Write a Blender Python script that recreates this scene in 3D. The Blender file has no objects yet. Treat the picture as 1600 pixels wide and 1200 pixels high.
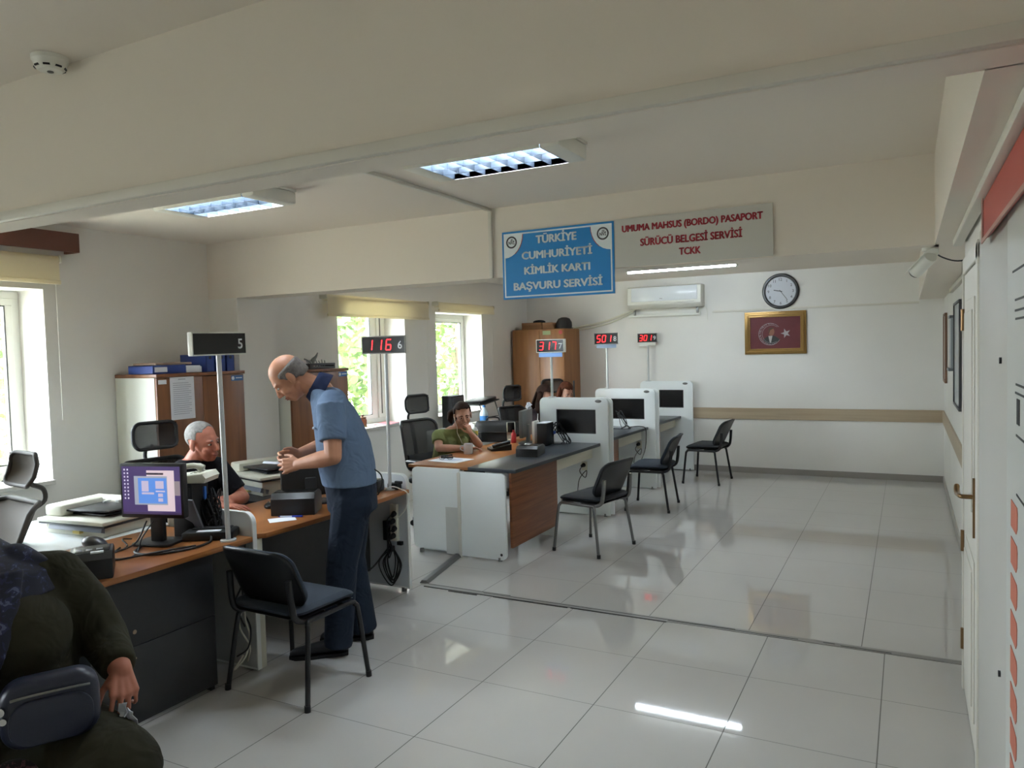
import bpy, bmesh, math, random
from mathutils import Vector as V, Matrix, Euler
random.seed(7)
PI = math.pi
SC = bpy.context.scene
COL = SC.collection

# ------------------------------------------------------------------ camera
FPX, YAW, PITCH, ROLL = 1181.13, -0.482784512, -0.0451240627, -0.0258665979
CAM_H = 1.675
def _cam():
    cy, sy, cp, sp = math.cos(YAW), math.sin(YAW), math.cos(PITCH), math.sin(PITCH)
    f = V((sy*cp, cy*cp, sp)); r = V((cy, -sy, 0)); u = r.cross(f)
    c, s = math.cos(ROLL), math.sin(ROLL)
    r2 = c*r + s*u; u2 = -s*r + c*u
    m = Matrix((r2, u2, -f)).transposed().to_4x4()
    m.translation = V((0, 0, CAM_H))
    cd = bpy.data.cameras.new('camera'); o = bpy.data.objects.new('camera', cd)
    COL.objects.link(o); o.matrix_world = m
    cd.sensor_fit = 'HORIZONTAL'; cd.sensor_width = 36.0; cd.lens = FPX/1600*36.0
    cd.clip_start = 0.05; cd.clip_end = 200
    SC.camera = o
_cam()

# ------------------------------------------------------------------ world, sun, exposure
SC.view_settings.view_transform = 'Standard'
try: SC.view_settings.look = 'None'
except Exception: pass
SC.view_settings.gamma = 1.0
SC.view_settings.use_curve_mapping = False
SC.view_settings.exposure = 0.85
SKY_STRENGTH, SUN_STRENGTH, LAMP_STRENGTH, TUBE_STRENGTH = 23.0, 5.0, 122.0, 66.0
w = bpy.data.worlds.new('sky'); SC.world = w; w.use_nodes = True
bg = w.node_tree.nodes['Background']
bg.inputs['Color'].default_value = (0.84, 0.90, 1.0, 1); bg.inputs['Strength'].default_value = SKY_STRENGTH
sd = bpy.data.lights.new('sun', 'SUN'); sd.energy = SUN_STRENGTH; sd.angle = 0.02; sd.color = (1.0, 0.95, 0.86)
so = bpy.data.objects.new('sun', sd); COL.objects.link(so); so.location = (10, 0, 20)
so.rotation_euler = V((-0.75, 0.25, -0.85)).to_track_quat('-Z', 'Y').to_euler()
try:
    SC.cycles.use_denoising = True
    SC.cycles.max_bounces = 14; SC.cycles.diffuse_bounces = 8; SC.cycles.glossy_bounces = 5
    SC.cycles.transmission_bounces = 6; SC.cycles.transparent_max_bounces = 12
    SC.cycles.sample_clamp_indirect = 8.0
    SC.cycles.caustics_reflective = False; SC.cycles.caustics_refractive = False
except Exception: pass
def portal(x, y, z, sy, sz, rot):
    d = bpy.data.lights.new('window_portal', 'AREA'); d.shape = 'RECTANGLE'; d.size = sy; d.size_y = sz
    d.cycles.is_portal = True
    o = bpy.data.objects.new('window_portal', d); COL.objects.link(o); o.location = (x, y, z); o.rotation_euler = rot

# ------------------------------------------------------------------ materials
def lin(h):
    h = h.lstrip('#'); c = [int(h[i:i+2], 16)/255 for i in (0, 2, 4)]
    return tuple(x/12.92 if x <= .04045 else ((x+.055)/1.055)**2.4 for x in c)
MATS = {}
def mat(name, col, rough=.5, metal=0., spec=.5, bump=0., bscale=60., var=0., vscale=4., emit=0., alpha=None, trans=0.):
    if name in MATS: return MATS[name]
    m = bpy.data.materials.new(name); m.use_nodes = True; nt = m.node_tree; b = nt.nodes['Principled BSDF']
    c = lin(col) if isinstance(col, str) else col
    b.inputs['Base Color'].default_value = (*c, 1); b.inputs['Roughness'].default_value = rough
    b.inputs['Metallic'].default_value = metal; b.inputs['Specular IOR Level'].default_value = spec
    if trans: b.inputs['Transmission Weight'].default_value = trans
    if emit:
        b.inputs['Emission Color'].default_value = (*c, 1); b.inputs['Emission Strength'].default_value = emit
    if bump or var:
        tc = nt.nodes.new('ShaderNodeTexCoord')
    if bump:
        n = nt.nodes.new('ShaderNodeTexNoise'); n.inputs['Scale'].default_value = bscale; n.inputs['Detail'].default_value = 4
        bp = nt.nodes.new('ShaderNodeBump'); bp.inputs['Strength'].default_value = bump; bp.inputs['Distance'].default_value = .01
        nt.links.new(tc.outputs['Object'], n.inputs['Vector']); nt.links.new(n.outputs['Fac'], bp.inputs['Height'])
        nt.links.new(bp.outputs['Normal'], b.inputs['Normal'])
    if var:
        n = nt.nodes.new('ShaderNodeTexNoise'); n.inputs['Scale'].default_value = vscale; n.inputs['Detail'].default_value = 5
        r = nt.nodes.new('ShaderNodeValToRGB')
        r.color_ramp.elements[0].position = .3; r.color_ramp.elements[1].position = .7
        r.color_ramp.elements[0].color = (*[x*(1-var) for x in c], 1); r.color_ramp.elements[1].color = (*[min(1, x*(1+var)) for x in c], 1)
        nt.links.new(tc.outputs['Object'], n.inputs['Vector']); nt.links.new(n.outputs['Fac'], r.inputs['Fac'])
        nt.links.new(r.outputs['Color'], b.inputs['Base Color'])
    MATS[name] = m; return m
def wood(name, c1, c2, stretch=(30, 30, 1.5), rough=.35, spec=.5):
    m = mat(name, c1, rough, spec=spec); nt = m.node_tree; b = nt.nodes['Principled BSDF']
    tc = nt.nodes.new('ShaderNodeTexCoord'); mp = nt.nodes.new('ShaderNodeMapping'); mp.inputs['Scale'].default_value = stretch
    n = nt.nodes.new('ShaderNodeTexNoise'); n.inputs['Scale'].default_value = 1.0; n.inputs['Detail'].default_value = 6; n.inputs['Distortion'].default_value = .6
    r = nt.nodes.new('ShaderNodeValToRGB'); e = r.color_ramp.elements
    e[0].position = .3; e[1].position = .72; e[0].color = (*lin(c1), 1); e[1].color = (*lin(c2), 1)
    L = nt.links.new
    L(tc.outputs['Object'], mp.inputs['Vector']); L(mp.outputs['Vector'], n.inputs['Vector']); L(n.outputs['Fac'], r.inputs['Fac']); L(r.outputs['Color'], b.inputs['Base Color'])
    return m
def tiles(name, x0, y0, base, wy):
    m = mat(name, base, .1, spec=.5); nt = m.node_tree; b = nt.nodes['Principled BSDF']; L = nt.links.new
    g = nt.nodes.new('ShaderNodeNewGeometry'); sp = nt.nodes.new('ShaderNodeSeparateXYZ'); L(g.outputs['Position'], sp.inputs[0])
    def M(op, a, bb=None):
        n = nt.nodes.new('ShaderNodeMath'); n.operation = op
        for i, v in enumerate((a, bb)):
            if v is None: continue
            if isinstance(v, (int, float)): n.inputs[i].default_value = v
            else: L(v, n.inputs[i])
        return n.outputs[0]
    S = .6
    dx = M('PINGPONG', M('DIVIDE', M('SUBTRACT', sp.outputs[0], x0), S), .5)
    dy = M('PINGPONG', M('DIVIDE', M('SUBTRACT', sp.outputs[1], y0), S), .5)
    lx = M('LESS_THAN', dx, .0024/S); ly = M('MULTIPLY', M('LESS_THAN', dy, .0022/S), wy)
    line = M('MAXIMUM', lx, ly)
    ns = nt.nodes.new('ShaderNodeTexNoise'); ns.inputs['Scale'].default_value = 1.3; ns.inputs['Detail'].default_value = 3
    L(g.outputs['Position'], ns.inputs['Vector'])
    mr = nt.nodes.new('ShaderNodeMapRange'); mr.inputs['To Min'].default_value = .93; mr.inputs['To Max'].default_value = 1.05; L(ns.outputs['Fac'], mr.inputs['Value'])
    c = lin(base)
    vm = nt.nodes.new('ShaderNodeMix'); vm.data_type = 'RGBA'; vm.blend_type = 'MULTIPLY'; vm.inputs['Factor'].default_value = 1
    vm.inputs['A'].default_value = (*c, 1); L(mr.outputs[0], vm.inputs['B'])
    mx = nt.nodes.new('ShaderNodeMix'); mx.data_type = 'RGBA'; L(line, mx.inputs['Factor'])
    L(vm.outputs['Result'], mx.inputs['A']); mx.inputs['B'].default_value = (*lin('5f5d58'), 1)
    L(mx.outputs['Result'], b.inputs['Base Color'])
    L(M('ADD', M('MULTIPLY', line, .5), .03), b.inputs['Roughness'])
    return m

# ------------------------------------------------------------------ mesh helpers
def axis_rot(d):
    return V(d).normalized().to_track_quat('Z', 'Y').to_matrix().to_4x4()
class MB:
    def __init__(s): s.bm = bmesh.new()
    def _xf(s, vs, M): bmesh.ops.transform(s.bm, matrix=M, verts=vs)
    def box(s, lo, hi, bev=0., rot=None, seg=2):
        lo, hi = V(lo), V(hi); c = (lo+hi)/2; d = hi-lo
        t = bmesh.new(); bmesh.ops.create_cube(t, size=1)
        bmesh.ops.scale(t, vec=d, verts=t.verts)
        if bev: bmesh.ops.bevel(t, geom=list(t.edges), offset=bev, segments=seg, profile=.5, affect='EDGES')
        M = Matrix.Translation(c)
        if rot is not None: M = M @ rot
        return s._take(t, M)
    def _take(s, t, M=None):
        if M is not None: bmesh.ops.transform(t, matrix=M, verts=t.verts)
        me = bpy.data.meshes.new('t'); t.to_mesh(me); t.free()
        s.bm.from_mesh(me); bpy.data.meshes.remove(me); return s
    def mesh(s, me, M=None):
        t = bmesh.new(); t.from_mesh(me); return s._take(t, M)
    def cyl(s, p0, p1, r0, r1=None, seg=20, bev=0.):
        p0, p1 = V(p0), V(p1); r1 = r0 if r1 is None else r1
        t = bmesh.new(); L = (p1-p0).length
        bmesh.ops.create_cone(t, cap_ends=True, segments=seg, radius1=r0, radius2=r1, depth=L)
        if bev: bmesh.ops.bevel(t, geom=[e for e in t.edges if abs(e.verts[0].co.z-e.verts[1].co.z) < 1e-6], offset=bev, segments=2, profile=.5, affect='EDGES')
        return s._take(t, Matrix.Translation((p0+p1)/2) @ axis_rot(p1-p0))
    def tube(s, pts, r, seg=8, closed=False, smooth=4):
        pts = [V(p) for p in pts]
        if smooth and len(pts) > 2: pts = spline(pts, smooth, closed)
        t = bmesh.new(); rings = []; n = len(pts); up = None
        for i, p in enumerate(pts):
            a = pts[(i-1) % n] if closed or i > 0 else p; b = pts[(i+1) % n] if closed or i < n-1 else p
            d = (b-a).normalized() if (b-a).length > 1e-9 else V((0, 0, 1))
            if up is None: up = d.orthogonal().normalized()
            up = (up - d*up.dot(d)); up = up.normalized() if up.length > 1e-6 else d.orthogonal().normalized()
            q = d.cross(up); rr = r[i] if isinstance(r, (list, tuple)) and i < len(r) else (r if not isinstance(r, (list, tuple)) else r[-1])
            rings.append([t.verts.new(p+(up*math.cos(2*PI*k/seg)+q*math.sin(2*PI*k/seg))*rr) for k in range(seg)])
        for i in range(n if closed else n-1):
            A, B = rings[i], rings[(i+1) % n]
            for k in range(seg): t.faces.new((A[k], A[(k+1) % seg], B[(k+1) % seg], B[k]))
        if not closed: t.faces.new(rings[0][::-1]); t.faces.new(rings[-1])
        return s._take(t)
    def lathe(s, prof, M=None, seg=28, caps=True):
        t = bmesh.new(); rings = []
        for r, z in prof:
            rings.append([t.verts.new((max(r, 1e-5)*math.cos(2*PI*k/seg), max(r, 1e-5)*math.sin(2*PI*k/seg), z)) for k in range(seg)])
        for A, B in zip(rings, rings[1:]):
            for k in range(seg): t.faces.new((A[k], A[(k+1) % seg], B[(k+1) % seg], B[k]))
        if caps and prof[0][0] > 1e-4: t.faces.new(rings[0][::-1])
        if caps and prof[-1][0] > 1e-4: t.faces.new(rings[-1])
        bmesh.ops.recalc_face_normals(t, faces=t.faces)
        return s._take(t, M)
    def prism(s, poly, h, M=None, holes=(), bev=0.):
        # poly in XY, extruded along +Z by h
        t = bmesh.new(); es = []
        for loop in [poly]+list(holes):
            vs = [t.verts.new((x, y, 0)) for x, y in loop]
            es += [t.edges.new((vs[i], vs[(i+1) % len(vs)])) for i in range(len(vs))]
        if holes: bmesh.ops.triangle_fill(t, edges=es, use_beauty=True, use_dissolve=False)
        else: t.faces.new(t.verts)
        g = bmesh.ops.extrude_face_region(t, geom=list(t.faces))
        bmesh.ops.translate(t, vec=(0, 0, h), verts=[v for v in g['geom'] if isinstance(v, bmesh.types.BMVert)])
        bmesh.ops.recalc_face_normals(t, faces=t.faces)
        if bev:
            ed = [e for e in t.edges if len(e.link_faces) == 2 and abs(e.verts[0].co.z-e.verts[1].co.z) < 1e-6 and e.calc_face_angle(0) > .8]
            bmesh.ops.bevel(t, geom=ed, offset=bev, segments=2, profile=.5, affect='EDGES')
        return s._take(t, M)
    def ell(s, c, r, rot=None, u=24, v=16):
        t = bmesh.new(); bmesh.ops.create_uvsphere(t, u_segments=u, v_segments=v, radius=1)
        r = (r, r, r) if isinstance(r, (int, float)) else r
        M = Matrix.Translation(V(c)) @ (rot.to_4x4() if rot is not None else Matrix.Identity(4)) @ Matrix.Diagonal((*r, 1))
        return s._take(t, M)
    def cap(s, p0, r0, p1, r1, u=12, v=8):
        t = bmesh.new()
        for p, r in ((p0, r0), (p1, r1)):
            g = bmesh.ops.create_uvsphere(t, u_segments=u, v_segments=v, radius=r); bmesh.ops.translate(t, vec=V(p), verts=g['verts'])
        res = bmesh.ops.convex_hull(t, input=list(t.verts))
        bmesh.ops.delete(t, geom=list({x for x in res['geom_interior']+res['geom_unused'] if isinstance(x, bmesh.types.BMVert) and x.is_valid}), context='VERTS')
        return s._take(t)
    def chain(s, seq):
        for (p, r), (q, r2) in zip(seq, seq[1:]): s.cap(p, r, q, r2)
        return s
    def loft(s, rings, seg=28, cap=True):
        # rings: (center, axis_a vec(half), axis_b vec(half)) elliptical rings
        t = bmesh.new(); R = []
        for c, a, b in rings:
            c, a, b = V(c), V(a), V(b)
            R.append([t.verts.new(c+a*math.cos(2*PI*k/seg)+b*math.sin(2*PI*k/seg)) for k in range(seg)])
        for A, B in zip(R, R[1:]):
            for k in range(seg): t.faces.new((A[k], A[(k+1) % seg], B[(k+1) % seg], B[k]))
        if cap: t.faces.new(R[0][::-1]); t.faces.new(R[-1])
        bmesh.ops.recalc_face_normals(t, faces=t.faces)
        return s._take(t)
    def quad(s, a, b, c, d):
        vs = [s.bm.verts.new(V(p)) for p in (a, b, c, d)]; s.bm.faces.new(vs); return s
    def sheet(s, grid, th):
        # grid of points -> thickened surface
        t = bmesh.new(); R = [[t.verts.new(V(p)) for p in row] for row in grid]
        for i in range(len(R)-1):
            for j in range(len(R[0])-1): t.faces.new((R[i][j], R[i][j+1], R[i+1][j+1], R[i+1][j]))
        bmesh.ops.recalc_face_normals(t, faces=t.faces)
        if th: bmesh.ops.solidify(t, geom=list(t.faces), thickness=th)
        return s._take(t)
    def obj(s, name, m, parent=None, inv=None, sm=35):
        me = bpy.data.meshes.new(name); s.bm.to_mesh(me); s.bm.free()
        if inv is not None: me.transform(inv)
        for x in (m if isinstance(m, (list, tuple)) else [m]): me.materials.append(x)
        o = bpy.data.objects.new(name, me); COL.objects.link(o)
        if parent is not None: o.parent = parent
        if sm:
            for p in me.polygons: p.use_smooth = True
            try: me.set_sharp_from_angle(angle=math.radians(sm))
            except Exception: pass
        return o
def spline(pts, k, closed=False):
    n = len(pts); out = []
    rng = range(n if closed else n-1)
    for i in rng:
        p1, p2 = pts[i], pts[(i+1) % n]
        p0 = pts[(i-1) % n] if closed or i > 0 else p1*2-p2
        p3 = pts[(i+2) % n] if closed or i < n-2 else p2*2-p1
        for j in range(k):
            t = j/k
            out.append(.5*((2*p1)+(p2-p0)*t+(2*p0-5*p1+4*p2-p3)*t*t+(3*p1-p0-3*p2+p3)*t**3))
    if not closed: out.append(pts[-1])
    return out
def rrect(x0, y0, x1, y1, r, seg=6, corners='abcd'):
    # rounded rectangle; corners a=bl b=br c=tr d=tl get rounded
    out = []
    for key, cx, cy, a0 in (('a', x0+r, y0+r, PI), ('b', x1-r, y0+r, 1.5*PI), ('c', x1-r, y1-r, 0), ('d', x0+r, y1-r, .5*PI)):
        if key in corners:
            out += [(cx+r*math.cos(a0+.5*PI*k/seg), cy+r*math.sin(a0+.5*PI*k/seg)) for k in range(seg+1)]
        else:
            out.append(({'a': x0, 'd': x0}.get(key, x1), {'a': y0, 'b': y0}.get(key, y1)))
    return out
FACE_S = Matrix(((1, 0, 0, 0), (0, 0, -1, 0), (0, 1, 0, 0), (0, 0, 0, 1)))          # XY drawing -> faces -y
FACE_E = Matrix(((0, 0, 1, 0), (1, 0, 0, 0), (0, 1, 0, 0), (0, 0, 0, 1)))           # XY drawing -> faces +x
FACE_W = Matrix(((0, 0, -1, 0), (-1, 0, 0, 0), (0, 1, 0, 0), (0, 0, 0, 1)))         # faces -x
T = Matrix.Translation
def RZ(a): return Matrix.Rotation(a, 4, 'Z')
def RX(a): return Matrix.Rotation(a, 4, 'X')
def RY(a): return Matrix.Rotation(a, 4, 'Y')
def text_me(s, w=None, h=None, depth=.002, bold=0., shear=0.):
    cu = bpy.data.curves.new('txt', 'FONT'); cu.body = s; cu.size = 1; cu.extrude = .02; cu.offset = bold; cu.shear = shear
    cu.resolution_u = 3
    o = bpy.data.objects.new('txt', cu); COL.objects.link(o)
    dg = bpy.context.evaluated_depsgraph_get(); dg.update()
    me = bpy.data.meshes.new_from_object(o.evaluated_get(dg)); bpy.data.objects.remove(o); bpy.data.curves.remove(cu)
    xs = [v.co.x for v in me.vertices]; ys = [v.co.y for v in me.vertices]; zs = [v.co.z for v in me.vertices]
    x0, x1, y0, y1, z0, z1 = min(xs), max(xs), min(ys), max(ys), min(zs), max(zs)
    sx = (w/(x1-x0)) if w else None; sy = (h/(y1-y0)) if h else None
    sx = sx or sy; sy = sy or sx
    for v in me.vertices:
        v.co = ((v.co.x-(x0+x1)/2)*sx, (v.co.y-(y0+y1)/2)*sy, (v.co.z-z0)/(z1-z0)*depth)
    return me                       # centred, front towards +z

class Thing:
    def __init__(s, name, label, cat, loc=(0, 0, 0), rz=0., group=None, rot=None):
        s.M = T(V(loc)) @ (rot if rot is not None else RZ(rz)); s.inv = s.M.inverted()
        s.o = bpy.data.objects.new(name, None); COL.objects.link(s.o); s.o.matrix_world = s.M
        s.o.empty_display_size = .05
        s.o['label'] = label; s.o['category'] = cat
        if group: s.o['group'] = group
    def part(s, name, mb, m, world=False, sub=None, label=None, sm=35):
        o = mb.obj(name, m, sub or s.o, s.inv if world else None, sm)
        if label: o['label'] = label
        return o
def solo(name, mb, m, label, cat, group=None, kind=None, sm=35):
    # a thing that is one mesh, drawn in world coordinates; its origin is put at its base
    o = mb.obj(name, m, None, None, sm); me = o.data
    xs = [v.co for v in me.vertices]
    c = V(((min(p.x for p in xs)+max(p.x for p in xs))/2, (min(p.y for p in xs)+max(p.y for p in xs))/2, min(p.z for p in xs)))
    me.transform(T(-c)); o.location = c
    o['label'] = label; o['category'] = cat
    if group: o['group'] = group
    if kind: o['kind'] = kind
    return o
def struct(name, mb, m, label=None, sm=0, parent=None):
    o = mb.obj(name, m, parent, None, sm)
    if parent is None: o['kind'] = 'structure'
    if label: o['label'] = label
    return o
def dup(t_o, M, label, group=None, cat=None):
    c = t_o.copy(); COL.objects.link(c); c.matrix_world = M; c['label'] = label
    if group: c['group'] = group
    def rec(src, dst):
        for ch in list(src.children):
            k = ch.copy(); COL.objects.link(k); k.parent = dst; k.matrix_parent_inverse = ch.matrix_parent_inverse
            rec(ch, k)
    rec(t_o, c); return c
def remesh(mb, voxel, smooth=6, name='body'):
    me = bpy.data.meshes.new(name); mb.bm.to_mesh(me); mb.bm.free()
    o = bpy.data.objects.new('tmp', me); COL.objects.link(o)
    r = o.modifiers.new('r', 'REMESH'); r.mode = 'VOXEL'; r.voxel_size = voxel; r.use_smooth_shade = True
    if smooth:
        m = o.modifiers.new('s', 'SMOOTH'); m.factor = .5; m.iterations = smooth
    dg = bpy.context.evaluated_depsgraph_get(); dg.update()
    out = bpy.data.meshes.new_from_object(o.evaluated_get(dg)); bpy.data.objects.remove(o); bpy.data.meshes.remove(me)
    k = MB(); k.bm.from_mesh(out); bpy.data.meshes.remove(out); return k

WHITE = mat('white_paint', 'e4e2dc', .6)
WALL = mat('wall_paint', 'e3e1dc', .75, bump=.05, bscale=180, var=.02, vscale=2.)
CEIL = mat('ceiling_paint', 'e3dbd0', .8, bump=.04, bscale=120)
PVC = mat('white_plastic', 'e2e2da', .4)
CREAM = mat('cream_plastic', 'd8d5c4', .45)
BLACK = mat('black_plastic', '141415', .38)
MATTE = mat('matte_black', '1a1a1b', .7)
CABLE = mat('black_cable', '121213', .5)
GREYM = mat('grey_metal', '7d7d7c', .35, metal=.8)
ALU = mat('white_aluminium', 'c9cbcb', .35, metal=.2)
CHROME = mat('chrome', 'cfcfcf', .15, metal=1)
PAPER = mat('paper_white', 'e6e9f0', .7)
SCREENM = mat('dark_screen', '0b0b0c', .25)
LAMI = mat('white_laminate', 'e9eeee', .35)
ANTH = mat('anthracite_laminate', '2c2c2e', .5, var=.06, vscale=30)
DWOOD = wood('desk_wood', '7d4724', 'a8703f', (4, 1.2, 30), .3)
DWOODX = wood('desk_front_wood', '6d3c22', '8f5935', (3, 1.6, 40), .4)
CWOOD = wood('cabinet_wood', '6a4026', '8a5a36', (14, 14, 1.0), .4)
# ================================================================== ROOM SHELL
CZ, BZ = 2.585, 2.14            # ceiling, underside of beams
XL, XR, XN, YB, Y0 = -5.0, 0.375, 0.24, 10.07, -3.0
SILL, HEAD, REV = 0.90, 2.15, 0.34
WINS = [(1.45, 2.98), (5.85, 6.98), (7.61, 8.72), (-1.7, -0.55)]  # last opening is an unseen window added behind the camera for daylight
HEADS = {a: (2.23 if a == 5.85 else HEAD) for a, b in WINS}
tile_near = tiles('floor_tiles_near', -2.512, 4.442, 'c3c1bd', .8)
tile_far = tiles('floor_tiles_far', -0.227, 4.95, 'c3c1bd', .35)
fl = MB()
fl.quad((XL-.4, Y0-.2, 0), (.9, Y0-.2, 0), (.9, 4.46, 0), (XL-.4, 4.46, 0))
fl.quad((XL-.4, 4.46, 0), (.9, 4.46, 0), (.9, YB+.2, 0), (XL-.4, YB+.2, 0))
fl.bm.faces.ensure_lookup_table(); fl.bm.faces[1].material_index = 1
struct('floor', fl, [tile_near, tile_far])
struct('ceiling', MB().box((XL-.4, Y0-.2, CZ), (.9, YB+.2, CZ+.2)), CEIL)
# left wall: piers, sills and heads round the five openings
wl = MB(); ys = sorted(WINS); y = Y0-.2
for a, b in ys:
    wl.box((XL-.36, y, -.3), (XL, a, CZ))
    wl.box((XL-.36, a, -.3), (XL, b, SILL-.03)); wl.box((XL-.36, a, HEADS[a]), (XL, b, CZ)); y = b
wl.box((XL-.36, y, -.3), (XL, YB+.2, CZ))
struct('wall_left', wl, WALL)
struct('wall_back', MB().box((XL, YB, 0), (.9, YB+.2, CZ)), WALL)
wr = MB(); wr.box((XR, 4.17, 0), (.9, YB, CZ)); wr.box((XN, 4.13, 0), (.9, 4.17, CZ)); wr.box((XN, 3.35, 1.985), (.9, 4.13, CZ)); wr.box((XN+.12, 3.35, 0), (.9, 4.13, 1.985))
wr.box((XN, Y0, 0), (.9, 3.35, CZ))
struct('wall_right', wr, WALL)
wf = MB(); wf.box((XL, Y0-.2, 0), (.9, Y0, CZ))
struct('wall_front', wf, WALL)
# beams and pillar
struct('trim_1', MB().box((XL, 1.47, BZ), (XN+.3, 1.575, CZ)), CEIL, 'deep plastered ceiling beam nearest the camera')
struct('trim_2', MB().box((XL, 4.30, BZ), (.14, 4.53, CZ)), CEIL, 'plastered ceiling beam carrying the two signs')
struct('trim_3', MB().box((.12, 1.57, BZ), (.5, YB, CZ)), CEIL, 'plastered beam running along the right wall')
struct('trim_4', MB().box((XL, 4.30, 0), (-4.68, 4.70, BZ)), WALL, 'white pillar between the two wooden cabinets')
RAIL = wood('rail_laminate', 'a8977f', 'b8a78e', (1.0, 30, 40), .45)
struct('trim_5', MB().box((-2.6, YB-.018, .70), (.375, YB, .845), .003), RAIL, 'beige chair rail along the back wall')
struct('trim_6', MB().box((XR-.018, 4.2, .70), (XR, YB-.018, .845), .003), RAIL, 'beige chair rail along the right wall')
struct('baseboard_back', MB().box((-4.1, YB-.015, 0), (XR, YB, .075), .003), mat('skirting', '8f8a84', .5))
struct('baseboard_right', MB().box((XR-.012, 4.2, 0), (XR, YB, .075), .003), mat('skirting_right', 'b5b2ac', .5))
# expansion joint across the floor
jm = mat('joint_metal', '8d8c88', .45, metal=.3); jd = mat('joint_dark', '3d3c3a', .8)
j = MB(); j.box((-3.07, 4.425, 0), (.3, 4.475, .0035)); struct('trim_7', j, jm, 'metal expansion joint strip across the tiled floor')
j = MB()
for a, b, y0 in ((-3.07, -2.2, 4.417), (-2.85, -2.62, 4.395), (-2.5, -1.95, 4.408), (-1.93, -1.3, 4.413), (-1.3, -.55, 4.44), (-2.6, -.9, 4.452), (-.42, -.36, 4.45), (-.33, -.08, 4.436), (-3.07, -2.4, 4.472)):
    j.box((a, y0, .0005), (b, y0+.007, .0042))
struct('trim_8', j, jd, 'dark worn gaps along the expansion joint')

# windows
PVCW = mat('window_pvc', 'e6e6e0', .35); GASK = mat('window_gasket', '4a4a45', .6)
def glass_mat():
    m = bpy.data.materials.new('window_glass'); m.use_nodes = True; nt = m.node_tree; nt.nodes.clear()
    o = nt.nodes.new('ShaderNodeOutputMaterial'); t = nt.nodes.new('ShaderNodeBsdfTransparent'); t.inputs[0].default_value = (.93, .95, .94, 1)
    g = nt.nodes.new('ShaderNodeBsdfGlossy'); g.inputs['Roughness'].default_value = .02; mx = nt.nodes.new('ShaderNodeMixShader'); mx.inputs[0].default_value = .05
    L = nt.links.new; L(t.outputs[0], mx.inputs[1]); L(g.outputs[0], mx.inputs[2]); L(mx.outputs[0], o.inputs[0]); return m
GLASS = glass_mat()
SILLM = mat('marble_sill', 'cfcdc6', .25, var=.06, vscale=12)
def ring_box(mb, x0, x1, y0, y1, z0, z1, w, bev=.004):
    mb.box((x0, y0, z0), (x1, y1, z0+w), bev); mb.box((x0, y0, z1-w), (x1, y1, z1), bev)
    mb.box((x0, y0, z0+w), (x1, y0+w, z1-w), bev); mb.box((x0, y1-w, z0+w), (x1, y1, z1-w), bev)
for i, (a, b) in enumerate(WINS):
    HEAD = HEADS[a]; xo = XL-.34; fr = MB(); ring_box(fr, xo, xo+.06, a, b, SILL, HEAD, .05)
    mid = b-.20 if i in (1,) else (a+b)/2
    if i in (0, 1, 3): fr.box((xo, mid-.035, SILL+.05), (xo+.06, mid+.035, HEAD-.05), .004)
    f = struct('window_%d' % (i+1), fr, PVCW)
    cells = [(a+.05, mid-.035), (mid+.035, b-.05)] if i in (0, 1, 3) else [(a+.05, b-.05)]
    for ya, yb in cells:
        s = MB(); ring_box(s, xo+.02, xo+.075, ya+.002, yb-.002, SILL+.052, HEAD-.052, .045)
        so_ = struct('sash', s, PVCW, parent=f)
        k = MB(); ring_box(k, xo+.06, xo+.072, ya+.047, yb-.047, SILL+.097, HEAD-.097, .008, 0); struct('gasket', k, GASK, parent=so_)
        struct('pane', MB().box((xo+.045, ya+.047, SILL+.097), (xo+.049, yb-.047, HEAD-.097)), GLASS, parent=so_)
    struct('window_sill', MB().box((XL-.34, a-.0, SILL-.03), (XL+.035, b+.0, SILL), .004), SILLM, parent=f)
    portal(XL-.37, (a+b)/2, (SILL+HEAD)/2, HEAD-SILL, b-a, (0, -PI/2, 0))
# roller blinds
FAB = mat('blind_fabric', 'e0d9c6', .9, bump=.1, bscale=400)
_b = FAB.node_tree; _t = _b.nodes.new('ShaderNodeBsdfTranslucent'); _t.inputs[0].default_value = (*lin('efe6cc'), 1); _m = _b.nodes.new('ShaderNodeMixShader'); _m.inputs[0].default_value = .45
_o = [n for n in _b.nodes if n.type == 'OUTPUT_MATERIAL'][0]
_b.links.new(_b.nodes['Principled BSDF'].outputs[0], _m.inputs[1]); _b.links.new(_t.outputs[0], _m.inputs[2]); _b.links.new(_m.outputs[0], _o.inputs[0])
def blind(y0, y1, zt, zb, label, out=.09):
    t = Thing('roller_blind', label, 'blind', (XL, (y0+y1)/2, zt), group='cream roller blinds over the windows')
    m = MB(); m.cyl((XL+.05, y0+.01, zt-.035), (XL+.05, y1-.01, zt-.035), .032); t.part('roller', m, FAB, True)
    m = MB(); m.box((XL+out-.004, y0+.02, zb+.01), (XL+out-.001, y1-.02, zt-.03)); t.part('fabric', m, FAB, True)
    m = MB(); m.box((XL+out-.012, y0+.015, zb-.012), (XL+out+.006, y1-.015, zb+.014), .004); t.part('bottom_bar', m, FAB, True)
    for yy in (y0, y1-.012):
        m = MB(); m.prism(rrect(-out/2, -.05, out/2, .0, .015), .012, T((XL+out/2+.001, yy+.012, zt)) @ FACE_S); t.part('bracket', m, CREAM, True)
    m = MB(); m.tube([(XL+.06, y1-.03, zt-.05), (XL+.06, y1-.03, zb-.25), (XL+.06, y1-.03, zb-.9)], .0018, 5); t.part('pull_chain', m, PVC, True)
    return t
blind(1.2, 3.06, 2.37, 2.19, 'cream roller blind under the dark brown pelmet at left')
blind(5.60, 7.36, 2.26, 2.055, 'wide cream roller blind behind the standing man, half glowing')
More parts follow.
